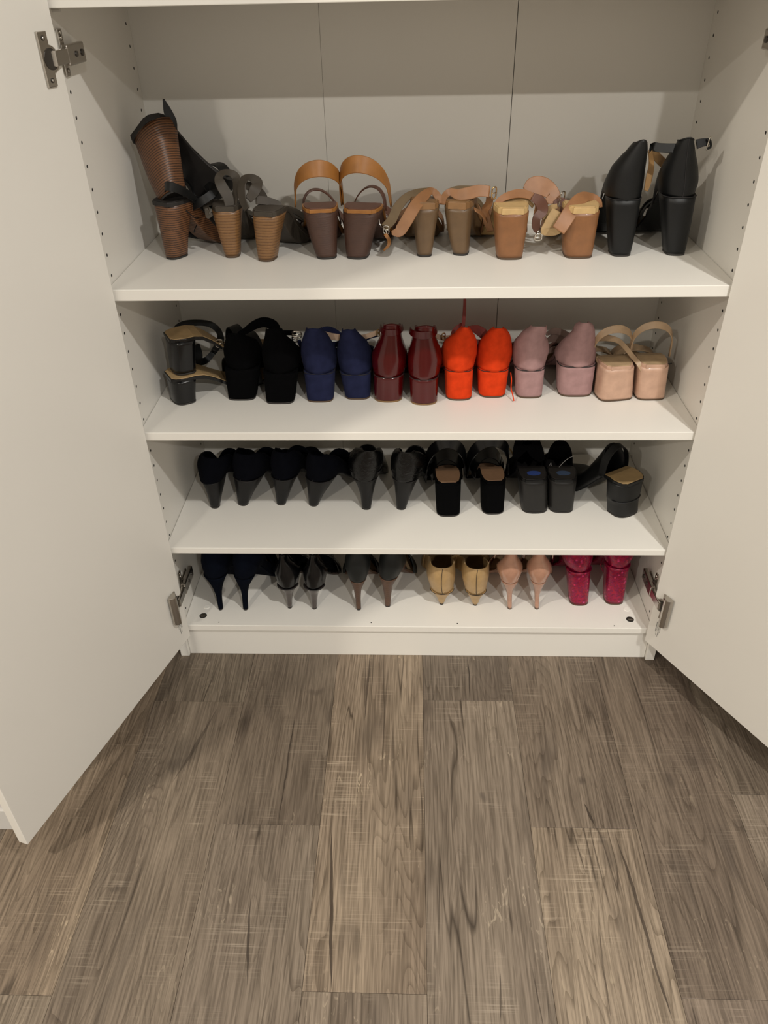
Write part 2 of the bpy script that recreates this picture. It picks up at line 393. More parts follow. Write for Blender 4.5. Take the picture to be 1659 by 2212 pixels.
def shelf(z, th, y0=0.002):
    p = box('shelf', -0.4812, 0.4812, y0, 0.350, z-th, z, WHITE, ward, 0.0011)
    if z > 0.2:
        for sx in (-1, 1):
            for y in (0.037, 0.3355):
                bm = bmesh.new(); add_cyl(bm, (sx*0.4818, y, z-th-0.003), 0.0028, -sx*0.010, (1, 0, 0), 10)
                add_box(bm, min(sx*0.4818, sx*0.472), max(sx*0.4818, sx*0.472), y-0.0045, y+0.0045, z-th-0.0022, z-th-0.0002)
                obj('shelf_pin', bm, plain('pin_plastic', (0.6, 0.58, 0.54), 0.4), p)
    return p
shelf(S0, 0.018); shelf(S1, 0.0182); shelf(S2, 0.0158); shelf(S3, 0.0142); 
# upper shelves, above the frame
shelf(1.565, 0.018); shelf(1.95, 0.018)
base = shelf(SB, 0.0148)
# cam lock holes, cover caps and screw dots in the bottom board
for x, y in ((-0.4458, 0.0304), (0.4425, 0.0286)):
    bm = bmesh.new(); add_cyl(bm, (x, y, SB-0.0006), 0.0078, 0.0010, (0, 0, 1), 22); o = obj('cam_lock_hole', bm, DARKHOLE, base)
    bm = bmesh.new(); add_cyl(bm, (x, y, SB+0.0002), 0.0058, 0.0006, (0, 0, 1), 18); add_box(bm, x-0.004, x+0.004, y-0.0008, y+0.0008, SB+0.0006, SB+0.0011)
    obj('cam_lock', bm, STEEL, base)
for x, y in ((-0.4439, 0.0577), (0.4428, 0.0595)):
    bm = bmesh.new(); add_cyl(bm, (x, y, SB-0.0002), 0.0068, 0.0012, (0, 0, 1), 22, 0.006); obj('cover_cap', bm, WHITE_EDGE, base, bevel=0.0003)
bm = bmesh.new()
for x, y in ((-0.4085, 0.0111), (-0.0911, 0.0132), (0.0867, 0.0124), (0.4063, 0.0091)):
    add_cyl(bm, (x, y, SB-0.0003), 0.0014, 0.0006, (0, 0, 1), 8)
o = obj('screw_hole', bm, DARKHOLE, base); o['kind'] = 'stuff'

# doors, hung on their inner top edges; local x runs along the door away from the hinge, local y is its thickness (away from the cupboard's inside)
def door(s, ang, z0):
    hx = 0.4695*s
    d = bpy.data.objects.new('door', None); COL.objects.link(d); d.parent = ward
    d.location = (hx, -0.003, 0)
    # local axes: X along the door (outwards), Y inner face normal direction reversed
    dirv = Vector((s*sin(radians(ang)), -cos(radians(ang)), 0)); nin = Vector((-s*cos(radians(ang)), -sin(radians(ang)), 0))
    Mx = Matrix(((dirv.x, nin.x, 0, 0), (dirv.y, nin.y, 0, 0), (0, 0, 1, 0), (0, 0, 0, 1)))
    def tr(bm): bmesh.ops.transform(bm, matrix=Mx, verts=bm.verts)
    bm = bmesh.new(); add_box(bm, 0, 0.497, -0.0172, 0, z0, 2.352); tr(bm)
    me_o = obj('door', bm, WHITE, ward, bevel=0.0009)
    me_o.location = d.location; bpy.data.objects.remove(d)
    for zc in ((0.172, 1.109, 2.0)):
        # cup plate on the door
        bm = bmesh.new()
        add_box(bm, 0.0205, 0.0385, 0.0002, 0.0034, zc-0.031, zc+0.031)
        add_cyl(bm, (0.0225, 0.0002, zc), 0.0160, 0.0030, (0, 1, 0), 28)
        tr(bm); cupo = obj('hinge_cup_plate', bm, STEEL, me_o, bevel=0.0007)
        bm = bmesh.new(); add_cyl(bm, (0.0225, 0.0033, zc), 0.0125, 0.0009, (0, 1, 0), 24)
        for q in (-0.0235, 0.0235): add_cyl(bm, (0.0290, 0.0036, zc+q), 0.0030, 0.0006, (0, 1, 0), 14)
        tr(bm); obj('hinge_cup', bm, plain('hinge_dark', (0.035, 0.03, 0.025), 0.35), me_o)
        bm = bmesh.new()
        for q in (-0.0235, 0.0235): add_cyl(bm, (0.0290, 0.0037, zc+q), 0.0021, 0.0013, (0, 1, 0), 12)
        tr(bm); obj('screw', bm, STEEL, me_o, True)
        # arm: from the cup to the mounting plate, in world coordinates relative to the door origin
        loc = me_o.location; cupw = Mx @ Vector((0.020, 0.006, 0))
        bm = bmesh.new()
        A = Vector((cupw.x, cupw.y, zc)); B = Vector(((0.482-0.012)*s - loc.x, 0.024 - loc.y, zc)); Cc = Vector(((0.482-0.0135)*s - loc.x, 0.080 - loc.y, zc))
        add_ribbon(bm, [A, A.lerp(B, 0.97)], [0.0185, 0.0185], [(-s, -0.3, 0)]*2, 0.0075, 2)
        obj('hinge_arm', bm, STEEL, me_o, bevel=0.0009)
        if zc < 0.5:     # soft-close damper housing clipped on the lower cup
            bm = bmesh.new(); pr_ = [Vector((0.0375 + 0.0095*cos(q), 0.004 + 0.0125*max(0, sin(q)), 0)) for q in [pi*k/10 for k in range(11)]]
            add_loft(bm, [[p + Vector((0, 0, z)) for p in pr_] for z in (zc-0.036, zc+0.022, zc+0.034)]); tr(bm)
            obj('damper_housing', bm, STEEL, me_o, bevel=0.0012)
        bm = bmesh.new()
        add_box(bm, min(B.x-0.0045, B.x+0.0045), max(B.x-0.0045, B.x+0.0045), B.y-0.006, Cc.y, zc-0.0125, zc+0.0125)
        obj('hinge_body', bm, STEEL, me_o, bevel=0.002)
        bm = bmesh.new()
        add_cyl(bm, (B.x - s*0.0046, Cc.y-0.012, zc), 0.0042, -0.0012*s, (1, 0, 0), 14)
        add_cyl(bm, (B.x - s*0.0046, Cc.y-0.034, zc), 0.0036, -0.0012*s, (1, 0, 0), 14)
        obj('screw', bm, plain('hinge_dark', (0.035, 0.03, 0.025), 0.35), me_o)
        # mounting plate on the side panel
        pn = PLft if s < 0 else PRgt; bm = bmesh.new()
        xa, xb = 0.4820*s, 0.4785*s
        add_box(bm, min(xa, xb), max(xa, xb), 0.0300, 0.0445, zc-0.026, zc+0.030)
        add_box(bm, min(xa, xb), max(xa, xb), 0.0350, 0.078, zc-0.007, zc+0.007)
        obj('mounting_plate', bm, STEEL, pn, bevel=0.0012)
        bm = bmesh.new()
        for q in (-0.019, 0.019, 0.0255): add_cyl(bm, (0.4785*s, 0.0372, zc+q), 0.0032, -0.0016*s, (1, 0, 0), 14, 0.0026)
        obj('screw', bm, STEEL, pn, True)
    # small printed sticker near the foot of the door
    bm = bmesh.new(); x = 0.0185
    rows = [(0.0, 0.62, 0.0016), (0.0028, 0.85, 0.0006), (0.0046, 0.5, 0.0006), (0.0066, 0.9, 0.0014), (0.0092, 0.7, 0.0005), (0.0110, 0.55, 0.0005)]
    rr = random.Random(3+s)
    for dx, frac, th in rows:
        z = 0.128; end = 0.128 - 0.038*frac
        while z > end:
            l = rr.uniform(0.0008, 0.0024)
            add_box(bm, x+dx, x+dx+th, 0.00015, 0.0003, z-l, z); z -= l + rr.uniform(0.0004, 0.0012)
    tr(bm); obj('printed_marking', bm, plain('grey_ink', (0.12, 0.115, 0.11), 0.6), me_o, label='small smudged grey print near the hinge side foot of the door')
    return me_o
door(-1, 17.64, 0.0625); door(1, 29.77, 0.0605)

# ------------------------------------------------------------------ shoe building
def sup(w, d, p_back=2.2, p_front=5.0, n=28, cx=0.0, yb=0.0, z=0.0, yc=None):
    """closed heel section, width w, depth d, rounded behind and flat in front; back at y = yb"""
    pts = []
    for i in range(n):
        a = 2*pi*i/n; c, s_ = cos(a), sin(a)
        p = p_back if s_ < 0 else p_front
        k = (abs(c)**p + abs(s_)**p)**(-1.0/p)
        pts.append(Vector((cx + w/2*c*k, yb + d/2 + d/2*s_*k, z)))
    return pts
def lerp(a, b, t): return a + (b-a)*t
def interp(keys, x):
    if x <= keys[0][0]: return keys[0][1]
    for (x0, v0), (x1, v1) in zip(keys, keys[1:]):
        if x <= x1:
            t = (x-x0)/(x1-x0); t = t*t*(3-2*t); return lerp(v0, v1, t)
    return keys[-1][1]

class Shoe:
    def __init__(s, kind, label, group, z0, base, heel, cup=(), yaw=0.0, depth=None, L=0.205, pb=2.3, toe='round', ball=None,
                 plat=0.004, mats=None, dx=0, tilt=(0, 0), cat='shoe', parent_loc=None, narrow=1.0):
        """base, heel and cup hold (left, right, lowest) outlines of the heel's foot, its body up to the seat, and the shoe's back above it"""
        s.m = mats; s.z0 = z0
        mid = (base[0]+base[1])/2
        P = on_z(mid, base[2], z0); s.loc = P.copy() if parent_loc is None else Vector(parent_loc)
        s.root = thing(kind, label, cat, s.loc, (radians(tilt[0]), radians(tilt[1]), radians(yaw)), group)
        s.Minv = s.root.rotation_euler.to_matrix().to_4x4().inverted() @ Matrix.Translation(-s.loc)
        y0 = P.y
        def lev(t):
            dy = t[3] if len(t) > 3 else 0.0
            A, B = on_y(t[0], t[2], y0+dy), on_y(t[1], t[2], y0+dy)
            return [(A.x+B.x)/2 - P.x, B.x - A.x, (A.z+B.z)/2 - z0, dy]
        bw = on_z(base[1], base[2]-3, z0).x - on_z(base[0], base[2]-3, z0).x
        s.hl = [[0, bw, 0, 0]] + [lev(t) for t in heel]
        s.cl = [lev(t) for t in cup]
        seat = s.hl[-1]; s.Hs = seat[2]; s.sw = seat[1]; s.yb = seat[3]; s.cx = seat[0]
        d0, d1 = depth if depth else (bw*0.85, s.sw*0.95)
        if abs(yaw) >= 20:      # turned heels: the outline seen mixes the width and the depth of the section
            th = radians(yaw)
            def loc_w(w, d):
                q = math.sqrt(max(w*w - (d*sin(th))**2, (0.5*w)**2))/cos(th)
                return min(q, 1.2*w)
            n_ = len(s.hl)
            for i, h_ in enumerate(s.hl): h_[1] = loc_w(h_[1], lerp(d0, d1, i/(n_-1)))
            if parent_loc is None: s.loc.x += sin(th)*d0/2
            s.root.location = s.loc
            s.Minv = s.root.rotation_euler.to_matrix().to_4x4().inverted() @ Matrix.Translation(-s.loc)
            s.sw = s.hl[-1][1]
        s.d0, s.d1 = d0, d1; s.pb = pb; s.L = L; s.toe = toe; s.plat = plat; s.narrow = narrow
        s.bw = ball if ball else 0.041
        s._heel()
    def _heel(s):
        n = len(s.hl); secs = []; H = s.Hs
        for i in range(n-1):
            a, b = s.hl[i], s.hl[i+1]
            for k in range(5 if n > 2 else 9):
                t = k/(5 if n > 2 else 9); secs.append([lerp(a[j], b[j], t) for j in range(4)])
        secs.append(s.hl[-1])
        if n > 2:   # smooth the profile
            for _ in range(2):
                q = [x[:] for x in secs]
                for i in range(1, len(secs)-1):
                    for j in (0, 1, 3): q[i][j] = (secs[i-1][j] + 2*secs[i][j] + secs[i+1][j])/4
                secs = q
        tip = 0.0035
        def sect(c, z, g=1.0):
            f = min(1, max(0, z/H)); d = lerp(s.d0, s.d1, f**1.6)
            return sup(c[1]*g, d*g, s.pb, 6, 28, c[0], c[3] + (1-g)*d/2, z)
        c0 = secs[0]
        bm = bmesh.new(); add_loft(bm, [sect(c0, 0.0002), sect(c0, tip)])
        obj('heel_tip', bm, s.m['tip'], s.root, bevel=0.0005)
        L_ = [sect(c0, tip, 0.995)] + [sect(c, c[2], 1) for c in secs if c[2] > tip+0.001]
        bm = bmesh.new(); add_loft(bm, L_)
        o = obj('heel', bm, s.m['heel'], s.root, True)
        for p in o.data.polygons:
            if abs(p.normal.z) > 0.9: p.use_smooth = False
    # shape of the foot plan and of the sole's side view
    def hw(s, y):
        u = (y - s.yb)/s.L
        end = {'round': 0.016, 'point': 0.004, 'square': 0.026}[s.toe]
        nar = {'round': 0.034, 'point': 0.021, 'square': 0.034}[s.toe]
        sw = s.sw/2
        return interp([(0, sw*0.62), (0.06, sw*0.9), (0.14, sw), (0.42, min(sw*0.95, 0.029)), (0.68, s.bw), (0.88, nar), (1.0, end)], u)
    def cxat(s, y):
        u = min(1, max(0, (y - s.yb)/s.L)); return s.cx*(1 - u*u*(3-2*u)*0.9)
    def zs(s, y):
        y1 = s.yb + min(0.05, s.L*0.26); y2 = s.yb + s.L*0.68
        if y <= y1: return s.Hs
        if y >= y2: return s.plat + max(0, (y-y2))*0.10
        t = (y-y1)/(y2-y1); e = t*t*(3-2*t); e = 0.45*t + 0.55*e
        return lerp(s.Hs, s.plat, e)
    def sole(s, th=0.004, mat='sole', y_end=None):
        closed = bool(s.cl)
        ys = [s.yb + s.L*t for t in (0, 0.012, 0.04, 0.08, 0.14, 0.22, 0.3, 0.38, 0.46, 0.54, 0.62, 0.7, 0.78, 0.86, 0.93, 0.975, 1.0)]
        for nm, m, zz0, zz1, g in (('sole', s.m[mat], -0.001, th, 0.95 if closed else 1.0), ('insole', s.m['insole'], th-0.0004, th+0.0012, 0.84 if closed else 0.93)):
            secs = []
            for y in ys:
                h = s.hw(y)*g; c = s.cxat(y); z = s.zs(y)
                if closed and y - s.yb < 0.03:
                    q_ = max(0.0, min(1.0, (y - s.yb - (0.0015 if nm == 'sole' else 0.004))/0.03)); h = s.sw/2*g*math.sqrt(max(0.0, 1-(1-q_)**2))*0.97 + 0.0004
                slope = (s.zs(y+0.004) - s.zs(y-0.004))/0.008
                z_lo = max(z+zz0 - (0 if abs(slope) < 0.05 else 0.001), 0.0003)
                secs.append([Vector((c-h, y, z_lo)), Vector((c-h, y, z+zz1)), Vector((c-h*0.3, y, z+zz1)), Vector((c+h*0.3, y, z+zz1)), Vector((c+h, y, z+zz1)), Vector((c+h, y, z_lo))])
            if nm == 'insole': secs = [[p + Vector((0, 0.002 if i < 2 else 0, 0)) for p in q] for i, q in enumerate(secs)][:-1]
            bm = bmesh.new(); add_loft(bm, secs)
            obj(nm, bm, m, s.root, bevel=0.0008)
    def wedge(s, mat, y_to=0.7):
        """wedge body joining heel and forefoot"""
        secs = []
        y0 = s.yb + s.d1*0.75; y1 = s.yb + s.L*y_to
        for i in range(9):
            t = i/8; y = lerp(y0, y1, t); h = s.hw(y)*0.93; c = s.cxat(y); z = s.zs(y)
            lo = s.Hs*(1-t)**1.2*0.55 if t < 1 else 0
            lo = max(0.0006, min(z-0.003, s.zs(y)*(0.75 - 0.75*t**0.8)))
            secs.append([Vector((c-h, y, z+0.001)), Vector((c+h, y, z+0.001)), Vector((c+h*0.85, y, lo)), Vector((c-h*0.85, y, lo))])
        bm = bmesh.new(); add_loft(bm, secs); obj('wedge', bm, s.m[mat], s.root, bevel=0.002)
    def counter(s, ext=0.075, end_h=0.012, mat='upper', name='counter', fwd=0.9, dip=0.0):
        """closed back of the shoe"""
        lv = [[s.cx, s.sw, s.Hs, s.yb]] + s.cl
        # resample levels
        rows = []; N_ = 5
        for i in range(len(lv)-1):
            for k in range(N_):
                t = k/N_; rows.append([lerp(lv[i][j], lv[i+1][j], t) for j in range(4)])
        rows.append(lv[-1][:])
        for _ in range(3):
            q = [x[:] for x in rows]
            for i in range(1, len(rows)-1):
                for j in (0, 1, 3): q[i][j] = (rows[i-1][j] + 2*rows[i][j] + rows[i+1][j])/4
            rows = q
        nA, nF = 14, 10; bm = bmesh.new(); grid = []
        Htop = rows[-1][2]
        for ri, (cx, w, z, yb) in enumerate(rows):
            hw_ = w/2; ra = min(max(hw_*1.25, 0.018), 0.036); rowv = []
            tt = (z - s.Hs)/max(1e-4, Htop - s.Hs)
            def fpt(sg, u):
                y = yb + ra + u*ext
                f = u**1.5; hx = lerp(hw_, s.hw(y)*fwd + 0.002*(1-tt), min(1, f*1.4)); c = lerp(cx, s.cxat(y), min(1, f*1.4))
                drop = 1-(1-u)**2.3
                hh = (z - s.Hs)*lerp(1-0.07*tt, end_h/max(0.001, Htop-s.Hs), drop)
                return Vector((c + sg*hx, y, s.zs(y) + hh + 0.001))
            for k in range(nF, 0, -1): rowv.append(fpt(-1, k/nF))
            for k in range(nA+1):
                a = -pi/2 + pi*k/nA
                ca = cos(a)
                zz = z - (z - s.Hs)*0.07*tt*sin(a)**2
                rowv.append(Vector((cx + hw_*sin(a), yb + ra*(1-ca), zz)))
            for k in range(1, nF+1): rowv.append(fpt(1, k/nF))
            grid.append(rowv)
        add_loft(bm, grid, closed=False)
        return obj(name, bm, s.m[mat], s.root, True, solid=0.0018, solid_off=-1)
    def vamp(s, y_from=0.58, h=0.042, mat='upper', name='vamp', y_to=0.995, open_toe=False):
        ys = [s.yb + s.L*lerp(y_from, y_to, t) for t in [i/12 for i in range(13)]]
        bm = bmesh.new(); grid = []
        for i, y in enumerate(ys):
            t = i/12; hw_ = s.hw(y)*1.04; c = s.cxat(y); z = s.zs(y)
            top = lerp(h, 0.016 if not open_toe else 0.022, t**0.8)
            rowv = []
            for k in range(17):
                a = pi*k/16; ca, sa = cos(a), sin(a)
                # topline scooped backwards at the sides
                yy = y + (1-t)*(sa**2)*0.018 if t < 0.5 else y + (1-t)*(sa**2)*0.018
                rowv.append(Vector((c - hw_*math.copysign(abs(ca)**0.8, ca), yy, z + 0.001 + top*sa**0.75)))
            grid.append(rowv)
        add_loft(bm, grid, closed=False)
        if not open_toe:
            vs = [bm.verts.new(p) for p in grid[-1]]
            try: bm.faces.new(vs)
            except Exception: pass
        return obj(name, bm, s.m[mat], s.root, True, solid=0.0018)
    def band(s, yc, width, h, mat='strap', name='strap', skew=0.0, lean=0.0):
        """a strap arching over the forefoot at fraction yc of the sole"""
        y = s.yb + s.L*yc; pts = []; nr = []
        for k in range(9):
            a = pi*k/8; yy = y + skew*(k/8-0.5) + lean*sin(a)
            hx = s.hw(yy)*1.05
            pts.append(Vector((s.cxat(yy) - hx*cos(a), yy, s.zs(yy) + 0.003 + h*sin(a)**0.8))); nr.append(Vector((-cos(a), -0.15, sin(a)+0.02)))
        bm = bmesh.new(); add_ribbon(bm, pts, width, nr, 0.002, 4)
        return obj(name, bm, s.m[mat], s.root, True)
    def loop(s, hwid, ztop, yfront, width, mat='strap', name='heel_strap', cx=None, yback=None, z_start=None, lean=0.0, w_end=None, pw=0.8):
        """strap standing behind the heel, fixed at both sides of the sole"""
        cx = s.cx if cx is None else cx; yback = s.yb-0.002 if yback is None else yback
        z0 = s.zs(s.yb+yfront)+0.002 if z_start is None else z_start
        pts = []; nr = []; ws = []
        for k in range(13):
            a = pi*k/12; sa = sin(a)
            pts.append(Vector((cx + lean*sa - hwid*cos(a), lerp(s.yb+yfront, yback, sa**1.0), z0 + (ztop - z0)*sa**pw)))
            nr.append(Vector((-cos(a), -sa*0.9, 0.25))); ws.append(lerp(w_end if w_end else width*0.8, width, sa))
        bm = bmesh.new(); add_ribbon(bm, pts, ws, nr, 0.0022, 4)
        return obj(name, bm, s.m[mat], s.root, True)
    def local(s, P): return s.Minv @ P
    def strap_px(s, pts, width, mat='strap', name='strap', normal=(0, -1, 0.35), th=0.0018, normals=None):
        """strap through points seen in the photograph at known depths (u, v, y)"""
        P = [s.local(on_y(*p)) for p in pts]; R = s.Minv.to_3x3()
        nr = [R @ Vector(n) for n in (normals if normals else [normal]*len(pts))]
        bm = bmesh.new(); add_ribbon(bm, P, width, nr, th, 6)
        return obj(name, bm, s.m[mat], s.root, True)
    def tube_px(s, pts, r, mat='metal', name='buckle'):
        bm = bmesh.new(); add_tube(bm, [s.local(on_y(*p)) for p in pts], r); return obj(name, bm, s.m[mat], s.root, True)
    def buckle_px(s, u, v, y, w=0.012, h=0.016, mat='metal', r=0.0010, yawd=20, name='buckle'):
        C = on_y(u, v, y); a = radians(yawd); X = Vector((cos(a), sin(a), 0)); Z = Vector((0, -0.25, 0.97))
        pts = []
        for k in range(17):
            t = 2*pi*k/16; c, q = cos(t), sin(t); kk = (abs(c)**4+abs(q)**4)**(-0.25)
            pts.append(s.local(C + X*(w/2*c*kk) + Z*(h/2*q*kk)))
        bm = bmesh.new(); add_tube(bm, pts, r, 6, 2); add_tube(bm, [s.local(C - X*w/2), s.local(C + X*w*0.45)], r*0.8, 6, 2)
        return obj(name, bm, s.m[mat], s.root, True)
    def seam(s, mat='seamdark', name='back_seam', off=0.0004):
        lv = [[s.cx, s.sw, s.Hs, s.yb]] + s.cl
        pts = [Vector((l[0], l[3]-off, l[2])) for l in lv]; pts[-1].z -= 0.001
        bm = bmesh.new(); add_tube(bm, pts, 0.0005, 5, 6); return obj(name, bm, s.m[mat], s.root, True)
    def rand_line(s, mat='seamdark', name='seat_seam', grow=1.012, r=0.0007):
        """fine line where the back of the shoe meets its heel"""
        pts = sup(s.sw*grow, s.d1*1.0, s.pb, 6, 28, s.cx, s.yb-0.0004, s.Hs)
        pts = [p for p in pts if p.y < s.yb + s.d1*0.55]
        pts.sort(key=lambda p: p.x)
        bm = bmesh.new(); add_tube(bm, pts, r, 5, 2); return obj(name, bm, s.m[mat], s.root, True)
    def topline(s, mat='upper', name='topline', r=0.0013):
        l = s.cl[-1]; hw_ = l[1]/2; ra = min(max(hw_*1.25, 0.018), 0.036)
        pts = [Vector((l[0] + hw_*sin(-pi/2+pi*k/10), l[3] + ra*(1-cos(-pi/2+pi*k/10)), l[2] - (l[2]-s.Hs)*0.07*sin(-pi/2+pi*k/10)**2)) for k in range(11)]
        bm = bmesh.new(); add_tube(bm, pts, r, 6, 2); return obj(name, bm, s.m[mat], s.root, True)

def M_(heel, upper, insole=None, strap=None, tip=None, sole=None, metal_=None, seamdark=None, **k):
    d = dict(heel=heel, upper=upper, insole=insole or TAN_IN, strap=strap or upper, tip=tip or TIPB, sole=sole or heel, metal=metal_ or SILVER, seamdark=seamdark or SEAM)
    d.update(k); return d
TAN_IN = leather('tan_insole', (0.40, 0.27, 0.15), 0.6)
TIPB = plain('tip_black', (0.02, 0.017, 0.015), 0.6); TIPBR = plain('tip_brown', (0.075, 0.045, 0.025), 0.6)
SEAM = plain('seam_dark', (0.012, 0.01, 0.01), 0.7)
SILVER = metal('silver_buckle', (0.75, 0.72, 0.66), 0.15); BRASS = metal('brass_buckle', (0.55, 0.38, 0.18), 0.3)
BLK = leather('black_leather', (0.004, 0.0043, 0.0046), 0.46, 0.0)
BLKS = suede('black_suede', (0.0012, 0.0012, 0.0015), 0.2, 0.0)
BLKP = leather('black_patent', (0.003, 0.003, 0.0034), 0.24, 0.15, 0.15)

Z1, Z2, Z3, Z4 = S1, S2, S3, SB
exec_rows = []
# ==================================================================== shelf 1 (the top one in view)
STK_D = stacked('dark_stacked_heel', (0.20, 0.085, 0.035), (0.035, 0.016, 0.009), 0.0036, 0.5)
STK_L = stacked('tan_stacked_heel', (0.27, 0.135, 0.05), (0.15, 0.07, 0.026), 0.0046, 0.25)
BLKR = leather('black_rim', (0.017, 0.015, 0.014), 0.5)
mA = M_(STK_D, BLKR, insole=BLKR, strap=BLK, tip=TIPB, sole=BLKR)
G = 'black lace-up heels with brown stacked heels'
a1 = Shoe('stacked_heel_shoe', 'upright shoe with brown ridged heel and black laces, beneath its tilted partner', G, Z1,
          (358, 395, 561), [(340, 394, 500), (322, 395, 444)], yaw=-31, depth=(0.036, 0.055), L=0.185, pb=2.6, mats=mA)
a1.sole(0.006); a1.wedge('heel', 0.72); a1.band(0.62, 0.02, 0.05, 'strap'); a1.band(0.78, 0.024, 0.042, 'strap')
a1.strap_px([(452, 425, .24), (430, 440, .22), (400, 452, .20), (432, 437, .17), (462, 415, .18), (455, 402, .2), (445, 412, .21)], 0.014)
a1.strap_px([(395, 470, .2), (425, 480, .22), (450, 500, .24), (430, 505, .25), (400, 500, .24)], 0.018)
a1.tube_px([(392, 445, .16), (420, 470, .17), (432, 470, .2), (422, 492, .18), (419, 502, .17)], 0.0009, 'strap', 'lace')
a1.loop(0.026, a1.Hs+0.034, 0.06, 0.014, lean=0.03)
# the other one stands on its partner and leans to the side panel
P2 = on_y(352, 434, 0.158)
a2 = Shoe('stacked_heel_shoe', 'tilted shoe with ridged brown heel standing on its partner, leaning on the left panel', G, Z1,
          (327, 381, 561), [(312, 392, 500), (305, 402, 418)], yaw=-30, depth=(0.040, 0.060), L=0.155, pb=2.4, mats=mA, tilt=(-10, -37),
          parent_loc=(P2.x, P2.y, P2.z+0.002))
a2.sole(0.008); a2.band(0.74, 0.022, 0.04)
a2.strap_px([(385, 440, .18), (384, 400, .2), (372, 350, .21), (366, 300, .215), (372, 268, .215), (362, 240, .215), (353, 214, .215)],
            [0.008, 0.012, 0.014, 0.020, 0.016, 0.013, 0.003], normal=(0.2, -1, 0.3))
a2.strap_px([(330, 305, .20), (335, 288, .2), (348, 276, .205), (358, 300, .21), (365, 350, .21), (378, 400, .2), (392, 445, .18)],
            [0.012, 0.018, 0.024, 0.024, 0.020, 0.014, 0.010], normal=(-0.2, -1, 0.3))
a2.strap_px([(384, 380, .22), (405, 392, .24), (420, 410, .25), (426, 425, .25), (410, 432, .24)], 0.013, normal=(0, -0.6, 1))
a2.strap_px([(392, 395, .20), (400, 420, .2), (425, 432, .22), (448, 425, .24)], 0.012, normal=(0, -0.6, 1))

TAUPE = leather('taupe_leather', (0.042, 0.033, 0.023), 0.62); TAUPE_S = leather('taupe_side', (0.115, 0.088, 0.050), 0.55)
mB = M_(STK_L, TAUPE, insole=leather('dark_taupe_insole', (0.05, 0.04, 0.03), 0.6), tip=TIPBR, sole=TAUPE)
G = 'dark taupe strappy sandals with stacked heels'
a3 = Shoe('strappy_sandal', 'dark taupe strappy sandal with a strap loop standing up, left of its pair', G, Z1,
          (485, 516, 558), [(466, 516, 500), (453, 518, 457)], yaw=2, depth=(0.030, 0.046), L=0.19, pb=2.6, mats=mB)
a3.sole(0.007); a3.wedge('sole', 0.68); a3.band(0.6, 0.016, 0.035, skew=0.03); a3.band(0.75, 0.02, 0.03)
a3.strap_px([(497, 452, .16), (492, 425, .165), (478, 400, .17), (473, 382, .17), (486, 372, .175), (505, 378, .18), (511, 395, .18), (508, 425, .175), (500, 450, .17)],
            [0.014, 0.018, 0.018, 0.014, 0.012, 0.014, 0.016, 0.014, 0.012], normals=[(0.5, -1, .2)]*3 + [(-.2, -.9, .6), (0, -0.6, 1), (.3, -.8, .5)] + [(-0.6, -1, .2)]*3)
a3.strap_px([(452, 455, .15), (446, 452, .16), (447, 443, .18), (462, 437, .2), (490, 440, .2)], 0.010)
a3.strap_px([(446, 450, .15), (449, 468, .15), (458, 462, .15)], 0.006)
a4 = Shoe('strappy_sandal', 'dark taupe strappy sandal with crumpled straps, right of its pair', G, Z1,
          (552, 588, 566), [(543, 594, 515), (535, 602, 467)], yaw=-14, depth=(0.032, 0.048), L=0.19, pb=2.6, mats=mB)
a4.sole(0.007); a4.wedge('sole', 0.68); a4.band(0.58, 0.018, 0.04, skew=0.03); a4.band(0.74, 0.022, 0.032, skew=-0.02)
a4.strap_px([(533, 452, .15), (524, 430, .16), (522, 400, .17), (530, 385, .18), (545, 385, .185), (556, 396, .18), (548, 415, .17), (536, 432, .16)],
            [0.012, 0.016, 0.018, 0.016, 0.016, 0.018, 0.018, 0.012], normals=[(-.6, -1, .2)]*3 + [(-.2, -.7, 1)]*3 + [(.4, -1, .2)]*2)
a4.strap_px([(528, 400, .18), (545, 405, .19), (562, 418, .2), (575, 440, .2), (590, 452, .19)], [0.014, 0.018, 0.018, 0.016, 0.012], normal=(0.3, -0.8, .7))
a4.strap_px([(552, 432, .17), (575, 434, .175), (600, 442, .18), (606, 446, .18)], [0.014, 0.014, 0.013, 0.006], normal=(0.1, -0.9, .6))
a4.strap_px([(600, 455, .17), (612, 462, .18), (616, 475, .19), (610, 480, .2), (604, 474, .2), (602, 462, .19)], 0.008)
a4.strap_px([(612, 470, .2), (628, 480, .21), (638, 496, .22), (637, 506, .222)], [0.012, 0.018, 0.022, 0.018], normal=(0.5, -0.7, .5))

BRN = stacked('dark_brown_heel', (0.085, 0.036, 0.021), (0.060, 0.026, 0.016), 0.0016, 0.5, 0.5)
COG = leather('cognac_leather', (0.30, 0.125, 0.028), 0.42); BRNL = leather('brown_strap', (0.105, 0.040, 0.022), 0.5)
mC = M_(BRN, COG, insole=BRNL, strap=COG, tip=TIPB, sole=COG, brown=BRNL)
G = 'brown block heel sandals with wide cognac heel straps'
a5 = Shoe('slingback_sandal', 'brown block heel sandal with wide cognac heel strap, left one of the pair', G, Z1,
          (685, 729, 561), [(668, 730, 510), (654, 732, 459)], yaw=8, depth=(0.038, 0.055), L=0.20, pb=2.7, mats=mC)
a5.sole(0.005); a5.wedge('heel', 0.7); a5.loop(0.040, a5.Hs+0.066, 0.055, 0.025, lean=0.0, w_end=0.010, pw=0.62, yback=a5.yb+0.004)
a5.band(0.45, 0.010, 0.045, 'brown', skew=0.03); a5.band(0.66, 0.03, 0.045, 'brown')
